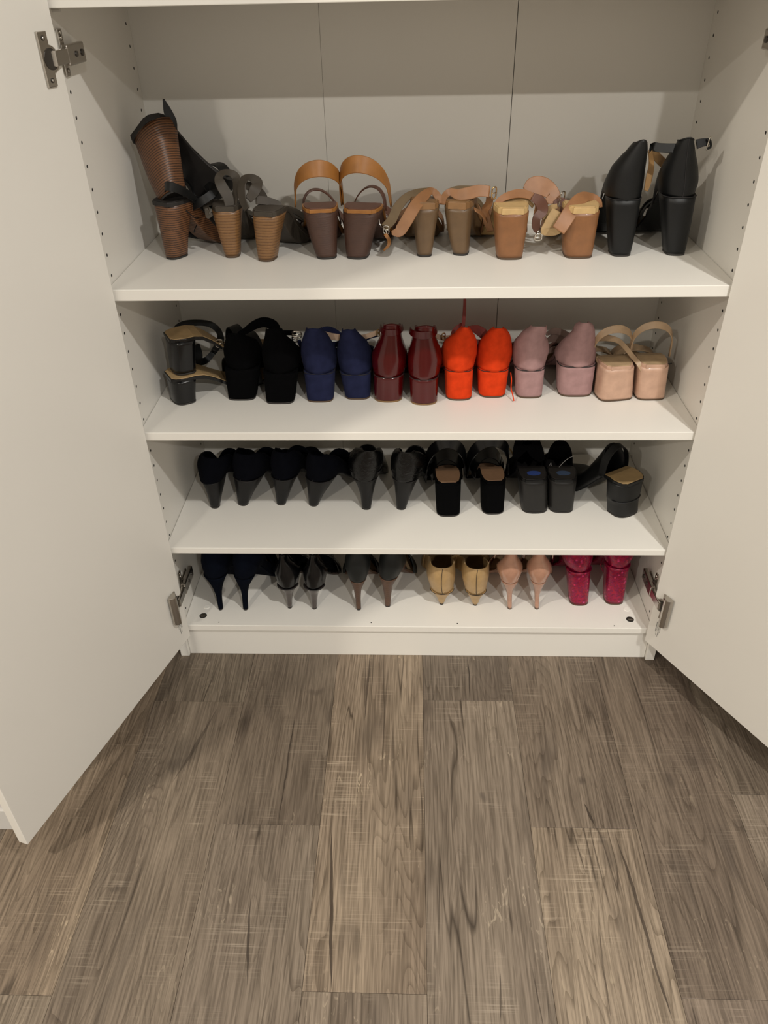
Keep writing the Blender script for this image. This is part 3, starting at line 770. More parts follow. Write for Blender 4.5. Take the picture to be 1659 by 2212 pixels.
a6 = Shoe('slingback_sandal', 'brown block heel sandal with wide cognac heel strap, right one of the pair', G, Z1,
          (744, 791, 561), [(738, 800, 515), (733, 819, 460)], yaw=-10, depth=(0.038, 0.055), L=0.20, pb=2.7, mats=mC)
a6.sole(0.005); a6.wedge('heel', 0.7); a6.loop(0.042, a6.Hs+0.073, 0.055, 0.026, lean=0.0, w_end=0.010, pw=0.62, yback=a6.yb+0.004)
a6.band(0.45, 0.010, 0.05, 'brown', skew=-0.03); a6.band(0.66, 0.03, 0.045, 'brown')
a6.tube_px([(818, 471, .17), (822, 488, .165), (830, 494, .16), (835, 502, .16), (833, 508, .16)], 0.0010)
a6.strap_px([(832, 505, .16), (840, 518, .155), (839, 530, .15), (829, 541, .15)], [0.006, 0.006, 0.005, 0.003], name='strap_end')

TAUH = leather('taupe_heel', (0.115, 0.068, 0.032), 0.42, 0.05); TANS = leather('tan_strap', (0.24, 0.11, 0.042), 0.5)
TANB = leather('raw_strap_back', (0.13, 0.085, 0.038), 0.7)
mD = M_(TAUH, TANS, insole=leather('brown_insole2', (0.20, 0.11, 0.045), 0.5), tip=TIPB, sole=leather('brown_rim', (0.22, 0.115, 0.045), 0.5), raw=TANB)
G = 'taupe tapered heel sandals with tan ankle straps'
a7 = Shoe('ankle_strap_sandal', 'taupe heeled sandal with long tan strap hanging down on its left', G, Z1,
          (902, 934, 556), [(896, 942, 500), (889, 952, 452)], yaw=3, depth=(0.030, 0.048), L=0.195, pb=2.8, mats=mD)
a7.sole(0.009); a7.wedge('heel', 0.7); a7.band(0.5, 0.014, 0.035, 'raw'); a7.band(0.7, 0.03, 0.04)
a7.strap_px([(950, 440, .17), (946, 425, .175), (932, 412, .18), (915, 424, .165), (895, 448, .145), (876, 480, .13), (862, 500, .12), (846, 503, .12)],
            [0.010, 0.013, 0.012, 0.018, 0.020, 0.020, 0.018, 0.006], normals=[(.5, -1, .2)]*2 + [(0, -.7, .7)] + [(-.1, -1, .5)]*5)
a7.strap_px([(930, 411, .19), (900, 416, .195), (876, 428, .19), (858, 450, .18), (846, 475, .17), (830, 492, .165)], [0.010, 0.012, 0.014, 0.016, 0.016, 0.014], 'raw', normal=(0.2, -0.8, .6))
a7.buckle_px(834, 496, .162, 0.010, 0.014, yawd=-20)
a8 = Shoe('ankle_strap_sandal', 'taupe heeled sandal with a buckled tan strap over its top', G, Z1,
          (976, 1009, 553), [(962, 1012, 500), (955, 1018, 452)], yaw=-12, depth=(0.030, 0.050), L=0.195, pb=2.8, mats=mD)
a8.sole(0.010); a8.wedge('heel', 0.7); a8.band(0.52, 0.014, 0.04, 'raw'); a8.band(0.7, 0.03, 0.04)
a8.strap_px([(956, 442, .17), (960, 425, .175), (972, 415, .18), (990, 420, .175), (1010, 418, .17), (1035, 412, .17), (1058, 414, .17)],
            [0.010, 0.012, 0.012, 0.018, 0.020, 0.019, 0.018], normals=[(-.6, -1, .2)]*2 + [(0, -.9, .5)]*5)
a8.strap_px([(968, 413, .2), (990, 408, .205), (1020, 408, .2), (1050, 406, .19)], [0.008, 0.010, 0.010, 0.010], 'raw')
a8.strap_px([(1058, 425, .175), (1056, 440, .18), (1048, 455, .185), (1052, 475, .19), (1060, 500, .2)], [0.012, 0.013, 0.014, 0.014, 0.012], normal=(-.4, -1, .3))
a8.strap_px([(1052, 478, .18), (1040, 462, .17), (1025, 452, .16)], [0.010, 0.012, 0.008], normal=(0, -.6, 1))
a8.buckle_px(1067, 417, .168, 0.010, 0.020, 'brass', 0.0012, 40) if 'brass' in a8.m else (a8.m.update(brass=BRASS), a8.buckle_px(1067, 417, .168, 0.010, 0.020, 'brass', 0.0012, 40))

TANH = leather('tan_wrapped_heel', (0.215, 0.092, 0.034), 0.42, 0.05); CRM = leather('cream_footbed', (0.52, 0.35, 0.155), 0.55)
TAN2 = leather('tan_leather', (0.27, 0.125, 0.052), 0.48)
mE = M_(TANH, TAN2, insole=CRM, tip=TIPBR, sole=CRM, raw=leather('buff_strap_back', (0.36, 0.24, 0.11), 0.7), dark=BRNL)
G = 'tan block heel sandals with cream footbeds'
a9 = Shoe('block_heel_sandal', 'tan block heel sandal with cream footbed and curled straps behind, left of its pair', G, Z1,
          (1074, 1130, 562), [(1071, 1140, 505), (1070, 1146, 463)], yaw=0, depth=(0.040, 0.052), L=0.195, pb=3.2, mats=mE)
a9.sole(0.0085); a9.band(0.62, 0.02, 0.04); a9.band(0.76, 0.03, 0.035)
a9.strap_px([(1070, 450, .165), (1078, 434, .17), (1100, 422, .175), (1125, 418, .18), (1148, 424, .18), (1162, 440, .18), (1160, 465, .175)],
            [0.008, 0.010, 0.014, 0.016, 0.014, 0.012, 0.014], normals=[(-.5, -1, .3)]*2 + [(0, -.8, .8)]*3 + [(.4, -1, .3)]*2)
a9.strap_px([(1134, 412, .2), (1150, 401, .205), (1170, 402, .205), (1188, 412, .2), (1196, 425, .195), (1180, 436, .19)],
            [0.012, 0.026, 0.030, 0.026, 0.020, 0.010], normal=(0.1, -1, .4))
a9.strap_px([(1150, 425, .17), (1166, 435, .17), (1172, 455, .17), (1160, 470, .165), (1158, 488, .165), (1164, 502, .165)], [0.012, 0.018, 0.018, 0.014, 0.014, 0.010], 'dark', normal=(0, -1, .3))
a9.strap_px([(1152, 446, .18), (1142, 436, .18), (1128, 430, .18), (1095, 434, .18), (1075, 446, .18)], 0.007, 'raw', normal=(0, -.7, .8))
a9.buckle_px(1166, 506, .162, 0.012, 0.014, 'metal', 0.0013, 30)
a10 = Shoe('block_heel_sandal', 'tan block heel sandal with a strap crossing down over its heel', G, Z1,
           (1221, 1282, 559.5), [(1219, 1292, 505), (1224, 1300, 461)], yaw=0, depth=(0.042, 0.052), L=0.195, pb=3.2, mats=mE)
a10.sole(0.0085); a10.band(0.62, 0.02, 0.04); a10.band(0.76, 0.03, 0.035)
a10.strap_px([(1298, 448, .17), (1294, 436, .175), (1282, 427, .18), (1262, 425, .172), (1246, 438, .155), (1232, 458, .14), (1218, 480, .13), (1206, 498, .125)],
             [0.006, 0.010, 0.014, 0.020, 0.023, 0.024, 0.023, 0.022], normals=[(.5, -1, .3)]*2 + [(0, -.7, .7)]*2 + [(-.15, -1, .4)]*4)
a10.strap_px([(1250, 428, .19), (1262, 421, .195), (1276, 424, .2), (1292, 436, .2)], 0.008, 'raw', normal=(0, -.5, 1))
a10.strap_px([(1204, 455, .165), (1196, 470, .16), (1186, 486, .155), (1176, 500, .15), (1200, 500, .14), (1218, 488, .135)], [0.018, 0.020, 0.018, 0.012, 0.012, 0.010], 'raw', normal=(0, -1, .4))
a10.strap_px([(1204, 445, .175), (1188, 450, .18), (1178, 465, .18), (1182, 485, .175)], [0.008, 0.009, 0.009, 0.008], 'raw')
a10.strap_px([(1196, 442, .19), (1210, 436, .19), (1222, 445, .185), (1215, 470, .18), (1208, 490, .175)], [0.010, 0.014, 0.016, 0.016, 0.014], 'dark')
a10.buckle_px(1214, 430, .19, 0.014, 0.026, 'metal', 0.0011, 50)
a10.buckle_px(1163, 512, .15, 0.012, 0.012, 'metal', 0.0011, 10)

mF = M_(BLK, BLK, insole=leather('buff_insole', (0.33, 0.22, 0.09), 0.6), lining=leather('buff_lining', (0.30, 0.17, 0.065), 0.55))
G = 'tall black block heels with ankle straps'
a11 = Shoe('ankle_strap_heel', 'tall black leather block heel shoe leaning inwards, left of its pair', G, Z1,
           (1321, 1365, 555), [(1319, 1378, 500), (1319, 1391, 432)], [(1319, 1398, 405), (1332, 1401, 366), (1354, 1403, 335), (1366, 1403, 318), (1378, 1402, 303)],
           yaw=0, depth=(0.036, 0.055), L=0.195, pb=3.0, mats=mF)
a11.sole(); a11.counter(0.065, 0.02); a11.vamp(0.6, 0.045, open_toe=True); a11.rand_line(); a11.seam(); a11.topline()
a11.strap_px([(1404, 325, .2), (1407, 355, .205), (1402, 385, .2), (1395, 412, .19)], [0.006, 0.010, 0.012, 0.008], 'lining', 'lining', normal=(0.3, -1, .2))
a11.strap_px([(1405, 322, .21), (1425, 345, .24), (1455, 372, .27)], [0.012, 0.014, 0.014], 'lining', 'strap_lining', normal=(-0.3, -1, .3))
a12 = Shoe('ankle_strap_heel', 'tall black leather block heel shoe with buckled strap, against the right panel', G, Z1,
           (1440, 1483, 553), [(1439, 1496, 500), (1438, 1511, 427)], [(1436, 1522, 400), (1441, 1521, 368), (1452, 1515, 342), (1463, 1509, 318), (1473, 1506, 298)],
           yaw=0, depth=(0.036, 0.055), L=0.195, pb=3.0, mats=mF)
a12.sole(); a12.counter(0.065, 0.02); a12.vamp(0.6, 0.045, open_toe=True); a12.rand_line(); a12.seam(); a12.topline()
a12.strap_px([(1474, 320, .16), (1445, 320, .165), (1424, 319, .17), (1412, 317, .175), (1409, 322, .185)], 0.0135, name='ankle_strap')
a12.strap_px([(1504, 312, .16), (1518, 308, .16), (1532, 307, .16)], [0.014, 0.012, 0.010], name='ankle_strap')
a12.buckle_px(1531, 310, .158, 0.008, 0.020, 'metal', 0.0011, 55)
a12.tube_px([(1527, 301, .156), (1534, 304, .156), (1535, 317, .156), (1528, 321, .156)], 0.0018, 'strap', 'strap_keeper')
a12.band(0.55, 0.006, 0.035)

# ==================================================================== shelf 2
mG = M_(BLKP, BLK, insole=leather('buff_footbed', (0.40, 0.27, 0.13), 0.55), sole=BLKP)
G = 'black patent block heel sandals lying sideways'
b1 = Shoe('block_heel_sandal', 'black patent block heel sandal with buff footbed, lower one of the sideways stack', G, Z2,
          (361, 420, 866), [(352, 417, 815)], yaw=-58, depth=(0.040, 0.046), L=0.20, pb=2.6, mats=mG)
b1.sole(0.005); b1.band(0.62, 0.016, 0.045); b1.band(0.78, 0.02, 0.035)
Pb = on_y(373, 809, 0.128)
b2 = Shoe('block_heel_sandal', 'black patent block heel sandal with buff footbed, upper one of the sideways stack', G, Z2,
          (344, 402, 866), [(338, 402, 795)], yaw=-60, depth=(0.040, 0.046), L=0.195, pb=2.6, mats=mG, parent_loc=(Pb.x-0.002, Pb.y+0.004, Z2+b1.Hs+0.0075), tilt=(0, 0))
b2.sole(0.005); b2.band(0.66, 0.020, 0.05); b2.band(0.8, 0.022, 0.03)
b2.strap_px([(374, 732, .2), (380, 712, .21), (400, 700, .22), (430, 697, .23), (455, 701, .23), (472, 715, .22), (476, 735, .2), (462, 760, .19)],
            [0.010, 0.014, 0.014, 0.012, 0.012, 0.012, 0.014, 0.012], normals=[(-.6, -1, .3)]*2 + [(0, -.8, .7)]*3 + [(.6, -1, .3)]*3)
b2.strap_px([(420, 745, .19), (425, 765, .18), (430, 780, .18), (445, 778, .2), (462, 760, .21)], [0.02, 0.022, 0.016, 0.012, 0.01])
b2.strap_px([(478, 748, .17), (470, 742, .17), (469, 733, .165)], 0.006)
b2.buckle_px(474, 742, .158, 0.014, 0.016, 'metal', 0.0015, 10)

mH = M_(BLKS, BLKS, insole=TAN_IN)
G = 'black suede block heel pumps'
b3 = Shoe('block_heel_shoe', 'plain black suede block heel shoe standing beside the sideways black pair', G, Z2,
          (491, 550, 866), [(481, 556, 800)], [(474, 557, 772), (478, 548, 748), (485, 528, 732), (490, 516, 720)],
          yaw=0, depth=(0.044, 0.055), L=0.20, pb=4.0, mats=mH)
b3.sole(); b3.counter(0.08, 0.014); b3.vamp(0.62, 0.04); b3.band(0.5, 0.012, 0.05)
b4 = Shoe('block_heel_shoe', 'plain black suede block heel shoe with a wide ankle band, left of navy pair', G, Z2,
          (573, 634, 873.5), [(565, 640, 808)], [(558, 644, 776), (562, 630, 752), (567, 614, 732), (570, 605, 710)],
          yaw=0, depth=(0.044, 0.055), L=0.20, pb=4.0, mats=mH)
b4.sole(); b4.counter(0.08, 0.014); b4.vamp(0.62, 0.04)
b4.strap_px([(515, 722, .17), (530, 715, .175), (550, 702, .18), (570, 696, .18), (590, 702, .175), (600, 716, .17), (604, 728, .165)],
            [0.008, 0.012, 0.016, 0.018, 0.018, 0.014, 0.012], normals=[(0, -1, .5)]*7, name='ankle_strap')
b4.strap_px([(604, 719, .165), (625, 719, .165), (640, 720, .165)], 0.009, name='ankle_strap')
b4.strap_px([(615, 745, .18), (632, 755, .19), (645, 775, .19)], [0.008, 0.010, 0.008])
b4.band(0.5, 0.014, 0.05, skew=0.03)
NAVY = suede('navy_suede', (0.015, 0.018, 0.048), 0.2, 0.12)
mI = M_(NAVY, NAVY, insole=TAN_IN, tip=TIPBR, raw=leather('pale_strap_back', (0.42, 0.29, 0.20), 0.6))
G = 'navy suede block heel shoes'
b5 = Shoe('block_heel_shoe', 'navy blue suede block heel shoe with silver buckle, left of its pair', G, Z2,
          (662, 719, 870), [(654, 721, 808)], [(646, 722, 776), (649, 711, 750), (655, 702, 728), (661, 690, 709)],
          yaw=0, depth=(0.044, 0.054), L=0.20, pb=3.6, mats=mI)
b5.sole(); b5.counter(0.08, 0.014); b5.vamp(0.62, 0.04); b5.rand_line()
b5.buckle_px(641, 723, .155, 0.016, 0.013, 'metal', 0.0017, 0); b5.buckle_px(637, 733, .152, 0.010, 0.012, 'metal', 0.0012, 0)
b5.strap_px([(645, 735, .16), (650, 745, .165), (655, 755, .17)], 0.008)
b5.strap_px([(690, 712, .19), (710, 712, .2), (730, 722, .2), (742, 735, .19), (725, 744, .18), (708, 742, .18)], [0.006, 0.012, 0.012, 0.010, 0.010, 0.010], name='ankle_strap')
b5.strap_px([(684, 720, .16), (700, 723, .16), (718, 727, .16), (734, 729, .16)], 0.012, 'raw', 'ankle_strap_back')
b6 = Shoe('block_heel_shoe', 'navy blue suede block heel shoe leaning left, next to the glossy dark red pair', G, Z2,
          (745, 799, 864), [(733, 800, 810)], [(724, 800, 776), (731, 789, 748), (736, 775, 728), (739, 763, 711)],
          yaw=0, depth=(0.044, 0.054), L=0.20, pb=3.6, mats=mI)
b6.sole(); b6.counter(0.08, 0.014); b6.vamp(0.62, 0.04); b6.rand_line()
b6.strap_px([(772, 730, .165), (790, 727, .165), (806, 722, .165), (818, 717, .165)], 0.009, 'raw', 'ankle_strap')
b6.strap_px([(785, 738, .17), (800, 730, .17), (815, 726, .168)], 0.003, 'upper')

WINE = leather('wine_patent', (0.062, 0.0015, 0.002), 0.18, 0.08, 0.03, 0.05); SOLEB = leather('natural_sole_edge', (0.20, 0.115, 0.045), 0.5)
mJ = M_(WINE, WINE, insole=TAN_IN, tip=SOLEB, raw=leather('pale_strap_back', (0.42, 0.29, 0.20), 0.6), brass=BRASS)
G = 'glossy dark red block heel shoes'
b7 = Shoe('block_heel_shoe', 'glossy dark red patent block heel shoe, left of its pair', G, Z2,
          (808, 869, 870), [(806, 872, 816)], [(802, 879, 782), (812, 872, 757), (822, 866, 734), (826, 864, 716), (829, 863, 702)],
          yaw=0, depth=(0.045, 0.055), L=0.20, pb=2.6, mats=mJ)
b7.sole(); b7.counter(0.08, 0.014); b7.vamp(0.62, 0.045); b7.rand_line(); b7.topline(r=0.0028)
b7.loop(0.0195, b7.cl[3][2]-0.001, 0.030, 0.011, cx=b7.cl[3][0], yback=b7.yb-0.0045, z_start=b7.cl[3][2]-0.003, name='ankle_strap')
b7.buckle_px(817, 719, .158, 0.006, 0.014, 'brass', 0.0011, 30)
b8 = Shoe('block_heel_shoe', 'glossy dark red patent block heel shoe, beside the bright orange pair', G, Z2,
          (886.5, 945, 876), [(884, 948, 821)], [(881, 956, 786), (887, 949, 760), (892, 941, 738), (896, 938, 722), (899, 939, 706)],
          yaw=0, depth=(0.045, 0.055), L=0.20, pb=2.6, mats=mJ)
b8.sole(); b8.counter(0.08, 0.014); b8.vamp(0.62, 0.045); b8.rand_line(); b8.topline(r=0.0028)
b8.loop(0.023, b8.cl[3][2]-0.001, 0.030, 0.0125, cx=b8.cl[3][0]-0.002, yback=b8.yb-0.0045, z_start=b8.cl[3][2]-0.003, name='ankle_strap')
b8.strap_px([(938, 724, .165), (952, 729, .165), (966, 730, .165), (980, 726, .165), (992, 716, .17)], [0.008, 0.009, 0.009, 0.008, 0.006], 'raw', 'ankle_strap_back')
b8.buckle_px(958, 727, .158, 0.007, 0.014, 'brass', 0.0011, 30)
ORNG = suede('orange_suede', (0.60, 0.045, 0.009), 0.16, 0.1)
mK = M_(ORNG, ORNG, insole=TAN_IN, tip=TIPBR, dark=leather('red_lace', (0.16, 0.012, 0.006), 0.6))
G = 'bright orange suede block heel shoes'
b9 = Shoe('block_heel_shoe', 'bright orange suede block heel shoe with a lace rising from its top', G, Z2,
          (964, 1020, 866), [(961, 1024, 803)], [(955, 1032, 776), (962, 1031, 752), (979, 1026, 732), (990, 1018, 717), (1000, 1012, 707)],
          yaw=0, depth=(0.044, 0.054), L=0.20, pb=2.8, mats=mK)
b9.sole(); b9.counter(0.08, 0.014); b9.vamp(0.62, 0.045); b9.rand_line()
b9.strap_px([(998, 726, .165), (1001, 700, .168), (1003, 675, .172), (1004, 650, .178), (1004, 630, .182)], [0.006, 0.006, 0.006, 0.005, 0.005], 'dark', 'lace')
b9.strap_px([(975, 735, .17), (982, 715, .18), (996, 704, .185), (1003, 700, .18)], [0.006, 0.010, 0.010, 0.006], 'dark', 'strap')
b9.strap_px([(1010, 708, .175), (1030, 712, .18), (1045, 722, .18), (1056, 734, .175), (1040, 740, .17), (1022, 735, .17)], [0.006, 0.016, 0.018, 0.014, 0.012, 0.006], 'dark', 'strap')
b10 = Shoe('block_heel_shoe', 'bright orange suede block heel shoe with a thin cord at its right side', G, Z2,
           (1035, 1093, 860), [(1034, 1102, 803)], [(1035, 1110, 775), (1041, 1107, 750), (1053, 1103, 730), (1060, 1096, 716), (1070, 1088, 709)],
           yaw=0, depth=(0.044, 0.054), L=0.20, pb=2.8, mats=mK)
b10.sole(); b10.counter(0.08, 0.014); b10.vamp(0.62, 0.045); b10.rand_line()
b10.tube_px([(1054, 738, .15), (1057, 731, .148), (1062, 732, .147), (1064, 736, .149)], 0.0016, 'upper', 'fold')
b10.tube_px([(1103, 805, .15), (1105, 820, .14), (1104, 838, .13), (1108, 855, .12), (1110, 866, .112)], 0.0011, 'upper', 'cord')
MAUV = suede('mauve_suede', (0.335, 0.205, 0.200), 0.14, 0.15)
mL = M_(MAUV, MAUV, insole=TAN_IN, tip=TIPBR, dark=leather('taupe_band', (0.18, 0.12, 0.10), 0.6))
G = 'mauve suede block heel shoes'
b11 = Shoe('block_heel_shoe', 'mauve pink suede block heel shoe, next to the orange pair', G, Z2,
           (1116, 1173, 861), [(1115.5, 1180, 801)], [(1114, 1191, 768), (1119, 1187, 748), (1128, 1180, 734), (1133, 1182, 724), (1143, 1183, 714), (1152, 1182, 705)],
           yaw=0, depth=(0.044, 0.054), L=0.20, pb=3.0, mats=mL)
b11.sole(); b11.counter(0.08, 0.014); b11.vamp(0.62, 0.045); b11.rand_line(r=0.0009); b11.seam()
for q in ((712, 0.012), (727, 0.016), (752, 0.012)):
    b11.strap_px([(1180, q[0]+10, .18), (1196, q[0]+3, .2), (1212, q[0]+6, .21), (1228, q[0]+14, .21), (1232, q[0]+24, .2)], [0.006, q[1], q[1], q[1]*0.9, 0.006], 'dark')
b12 = Shoe('block_heel_shoe', 'mauve pink suede block heel shoe leaning right, next to the beige sandals', G, Z2,
           (1208, 1280, 858), [(1209, 1291, 793)], [(1209, 1293, 775), (1222, 1292, 752), (1238, 1289, 730), (1246, 1288, 717), (1248, 1284, 704), (1258, 1274, 697)],
           yaw=0, depth=(0.046, 0.056), L=0.20, pb=3.2, mats=mL)
b12.sole(); b12.counter(0.08, 0.014); b12.vamp(0.62, 0.045); b12.rand_line(r=0.0009); b12.seam()
BEIG = leather('beige_wrapped_heel', (0.50, 0.315, 0.225), 0.38, 0.15); BEI2 = leather('beige_strap', (0.42, 0.29, 0.175), 0.45, 0.1)
mM = M_(BEIG, BEI2, insole=leather('beige_insole', (0.40, 0.28, 0.16), 0.6), tip=TIPBR, strap=BEI2)
G = 'beige block heel sandals'
b13 = Shoe('slingback_sandal', 'beige block heel sandal with loose strap ends, left of its pair', G, Z2,
           (1296, 1373, 867), [(1306, 1378, 798)], yaw=10, depth=(0.046, 0.050), L=0.19, pb=4.0, mats=mM)
b13.sole(0.0055); b13.loop(0.037, b13.Hs+0.064, 0.05, 0.014, lean=-0.008, w_end=0.006, pw=0.6, yback=b13.yb+0.03)
b13.band(0.66, 0.02, 0.04, skew=0.03); b13.band(0.75, 0.02, 0.035, skew=-0.03)
b13.strap_px([(1290, 732, .19), (1310, 730, .18), (1335, 736, .17), (1352, 752, .155), (1368, 772, .14), (1380, 786, .128), (1390, 808, .122)], [0.010, 0.012, 0.010, 0.009, 0.009, 0.009, 0.005], normal=(0, -.8, .6))
b13.strap_px([(1294, 770, .16), (1296, 780, .15), (1303, 790, .14)], [0.010, 0.012, 0.006])
b14 = Shoe('slingback_sandal', 'beige block heel sandal against the right panel, sole edge lifting', G, Z2,
           (1376, 1439, 865.5), [(1383, 1450, 795)], yaw=2, depth=(0.044, 0.048), L=0.19, pb=4.0, mats=mM)
b14.sole(0.0055); b14.loop(0.037, b14.Hs+0.068, 0.045, 0.013, lean=-0.004, w_end=0.006, pw=0.55, yback=b14.yb+0.03)
b14.band(0.66, 0.02, 0.04, skew=0.03); b14.band(0.75, 0.02, 0.035, skew=-0.03)
b14.tube_px([(1388, 786, .138), (1410, 789, .132), (1430, 789, .132), (1451, 785, .138)], 0.0013, 'seamdark', 'glue_gap')

# ==================================================================== shelf 3
CHAR = leather('charcoal_heel', (0.0045, 0.0045, 0.005), 0.38, 0.0)
BLNV = suede('blue_black_suede', (0.0022, 0.0026, 0.005), 0.2, 0.01)
mN = M_(CHAR, BLNV, insole=BLK)
G = 'black suede pumps with tapered charcoal heels'
specs = [('scuffed black suede pump with tapered charcoal heel, against the left panel', (452, 471, 1099), [(446, 471, 1080), (436, 471, 1062), (423, 469, 1046)],
          [(412, 482, 1022), (414, 482, 1003), (430, 476, 988)], -12),
         ('black suede pump with tapered charcoal heel, second from the left panel', (513, 534, 1093), [(507, 541, 1072), (500, 549, 1055), (492, 556, 1037)],
          [(486, 562, 1015), (488, 560, 995), (500, 548, 978)], -22),
         ('black suede pump with tapered charcoal heel, third from the left panel', (595, 614, 1092), [(590, 620, 1070), (584, 626, 1052), (575, 634, 1037)],
          [(570, 640, 1015), (572, 636, 995), (584, 626, 976)], -14),
         ('black suede pump toeing outwards beside the creased glossy pumps', (667, 686, 1094), [(662, 694, 1073), (656, 704, 1055), (648, 713, 1038)],
          [(644, 722, 1015), (648, 716, 995), (662, 700, 979)], -28)]
for lb, b_, h_, c_, yw in specs:
    q = Shoe('high_heel_pump', lb, G, Z3, b_, h_, c_, yaw=yw, depth=(0.016, 0.062), L=0.20, pb=2.2, mats=mN)
    q.sole(); q.counter(0.085, 0.03); q.vamp(0.52, 0.050); q.rand_line(r=0.0005)
BLKC = leather('crinkled_patent', (0.002, 0.002, 0.0022), 0.27, 0.0, 0.15)
_n = BLKC.node_tree; _b = [x for x in _n.nodes if x.type == 'BUMP'][0]; _b.inputs['Strength'].default_value = 0.6; _b.inputs['Distance'].default_value = 0.002
_t = [x for x in _n.nodes if x.type == 'TEX_NOISE' and x.inputs['Scale'].default_value > 800][0]; _t.inputs['Scale'].default_value = 110; _t.inputs['Distortion'].default_value = 0.8
mO = M_(CHAR, BLKC, insole=BLK)
G = 'creased glossy black pumps'
for lb, b_, h_, c_, yw in [('creased glossy black pump with slender heel, left one of the pair', (781.5, 801, 1102), [(778, 805, 1075), (770, 810, 1056), (759, 816, 1041)],
                            [(751, 824, 1020), (754, 826, 1000), (766, 820, 982), (782, 812, 974)], 0),
                           ('creased glossy black pump with slender heel, next to the open black mules', (854, 874, 1102), [(850, 882, 1075), (846, 890, 1056), (839, 898, 1041)],
                            [(834, 905, 1020), (836, 904, 1000), (846, 896, 984), (858, 888, 975)], -16)]:
    q = Shoe('high_heel_pump', lb, G, Z3, b_, h_, c_, yaw=yw, depth=(0.018, 0.060), L=0.20, pb=2.2, mats=mO)
    q.sole(); q.counter(0.085, 0.03); q.vamp(0.50, 0.056); q.rand_line(r=0.0009); q.seam()
    for k, zf in enumerate((0.25, 0.45, 0.62, 0.8)):      # folds of the gathered leather
        z = lerp(q.Hs, q.cl[-1][2], zf); i = min(3, k); l = q.cl[i]
        pts = [Vector((l[0]+l[1]*0.5*cos(a)*1.005, l[3]+min(0.036, l[1]*0.62)*(1+sin(a))-0.0005, z + 0.0025*sin(a*3+k))) for a in [pi + pi*j/12 for j in range(13)]]
        bm = bmesh.new(); add_tube(bm, pts, 0.0011, 6, 2); obj('gather', bm, BLKP, q.root, True)
TAN3 = leather('brown_footbed', (0.235, 0.135, 0.075), 0.6)
mP = M_(BLKS, BLKP, insole=TAN3, sole=BLKS, brass=BRASS)
G = 'black mules with tan footbeds'
c7 = Shoe('block_heel_mule', 'black mule with tan footbed and block heel, left of its pair', G, Z3,
          (944, 995, 1117), [(941, 998, 1048)], yaw=2, depth=(0.044, 0.046), L=0.20, pb=3.0, mats=mP)
c7.sole(0.005); c7.band(0.52, 0.045, 0.055, 'upper', 'vamp_band'); c7.band(0.72, 0.05, 0.045, 'upper', 'toe_band', skew=0.02)
c7.loop(0.040, c7.Hs+0.058, 0.09, 0.020, 'upper', 'ankle_band', yback=c7.yb+0.062, w_end=0.026, pw=0.7)
c7.tube_px([(916, 994, .25), (921, 980, .25), (929, 972, .25)], 0.0018, 'brass', 'trim_bar')
c8 = Shoe('block_heel_mule', 'black mule with tan footbed and block heel, beside the blue-spotted pair', G, Z3,
          (1043, 1091, 1112), [(1042, 1096, 1044)], yaw=4, depth=(0.044, 0.046), L=0.20, pb=3.0, mats=mP)
c8.sole(0.005); c8.band(0.52, 0.045, 0.055, 'upper', 'vamp_band'); c8.band(0.72, 0.05, 0.045, 'upper', 'toe_band', skew=-0.02)
c8.loop(0.042, c8.Hs+0.058, 0.09, 0.020, 'upper', 'ankle_band', yback=c8.yb+0.062, w_end=0.026, pw=0.7)
c8.tube_px([(1094, 964, .25), (1102, 971, .25), (1108, 981, .25)], 0.0018, 'brass', 'trim_bar')
BLUE = plain('blue_print', (0.035, 0.075, 0.30), 0.5); BLUE2 = plain('faded_blue_print', (0.05, 0.085, 0.17), 0.5)
mQ = M_(leather('charcoal_block', (0.012, 0.0112, 0.0105), 0.45), BLKS, insole=leather('black_footbed', (0.02, 0.018, 0.018), 0.5), sole=BLK,
        thread=plain('grey_thread', (0.35, 0.34, 0.33), 0.5))
G = 'charcoal block heel mules with blue ovals'
for i, (lb, b_, h_, yw) in enumerate([('charcoal block heel shoe with a bright blue oval on its footbed', (1129, 1185, 1110), [(1123, 1186, 1042)], 2),
                       ('charcoal block heel shoe with a faded blue oval and grey thread on its front', (1187, 1240, 1109), [(1186, 1249, 1042)], -2)]):
    q = Shoe('block_heel_mule', lb, G, Z3, b_, h_, yaw=yw, depth=(0.046, 0.048), L=0.195, pb=2.8, mats=mQ)
    q.sole(0.005); q.vamp(0.42, 0.062, y_to=0.99)
    bm = bmesh.new(); add_cyl(bm, (q.cx+0.002, q.yb+0.024, q.Hs+0.0062), 0.0135, 0.0005, (0, 0, 1), 26)
    bmesh.ops.scale(bm, vec=(1, 0.62, 1), space=Matrix.Translation((-q.cx, -q.yb-0.024, 0)), verts=bm.verts)
    obj('oval_mark', bm, BLUE if i == 0 else BLUE2, q.root, label='bright blue oval printed mark' if i == 0 else 'faded blue oval printed mark')
    if i == 0: q.strap_px([(1112, 990, .19), (1125, 965, .2), (1140, 945, .2), (1158, 975, .2), (1172, 995, .19)], [0.012, 0.03, 0.034, 0.03, 0.014], 'upper', 'ankle_band', normal=(0, -1, .3))
    else:
        q.tube_px([(1196, 1014, .172), (1206, 1010, .17), (1218, 998, .178), (1228, 990, .184), (1240, 985, .192)], 0.0005, 'thread', 'loose_thread')
        q.tube_px([(1186, 1008, .185), (1190, 1000, .19), (1192, 1006, .185), (1206, 1010, .17), (1222, 1018, .165)], 0.00045, 'thread', 'loose_thread')
mR = M_(BLK, BLK, insole=leather('mustard_footbed', (0.30, 0.20, 0.09), 0.6), sole=BLK)
G = 'black block heel mules, one set on the other'
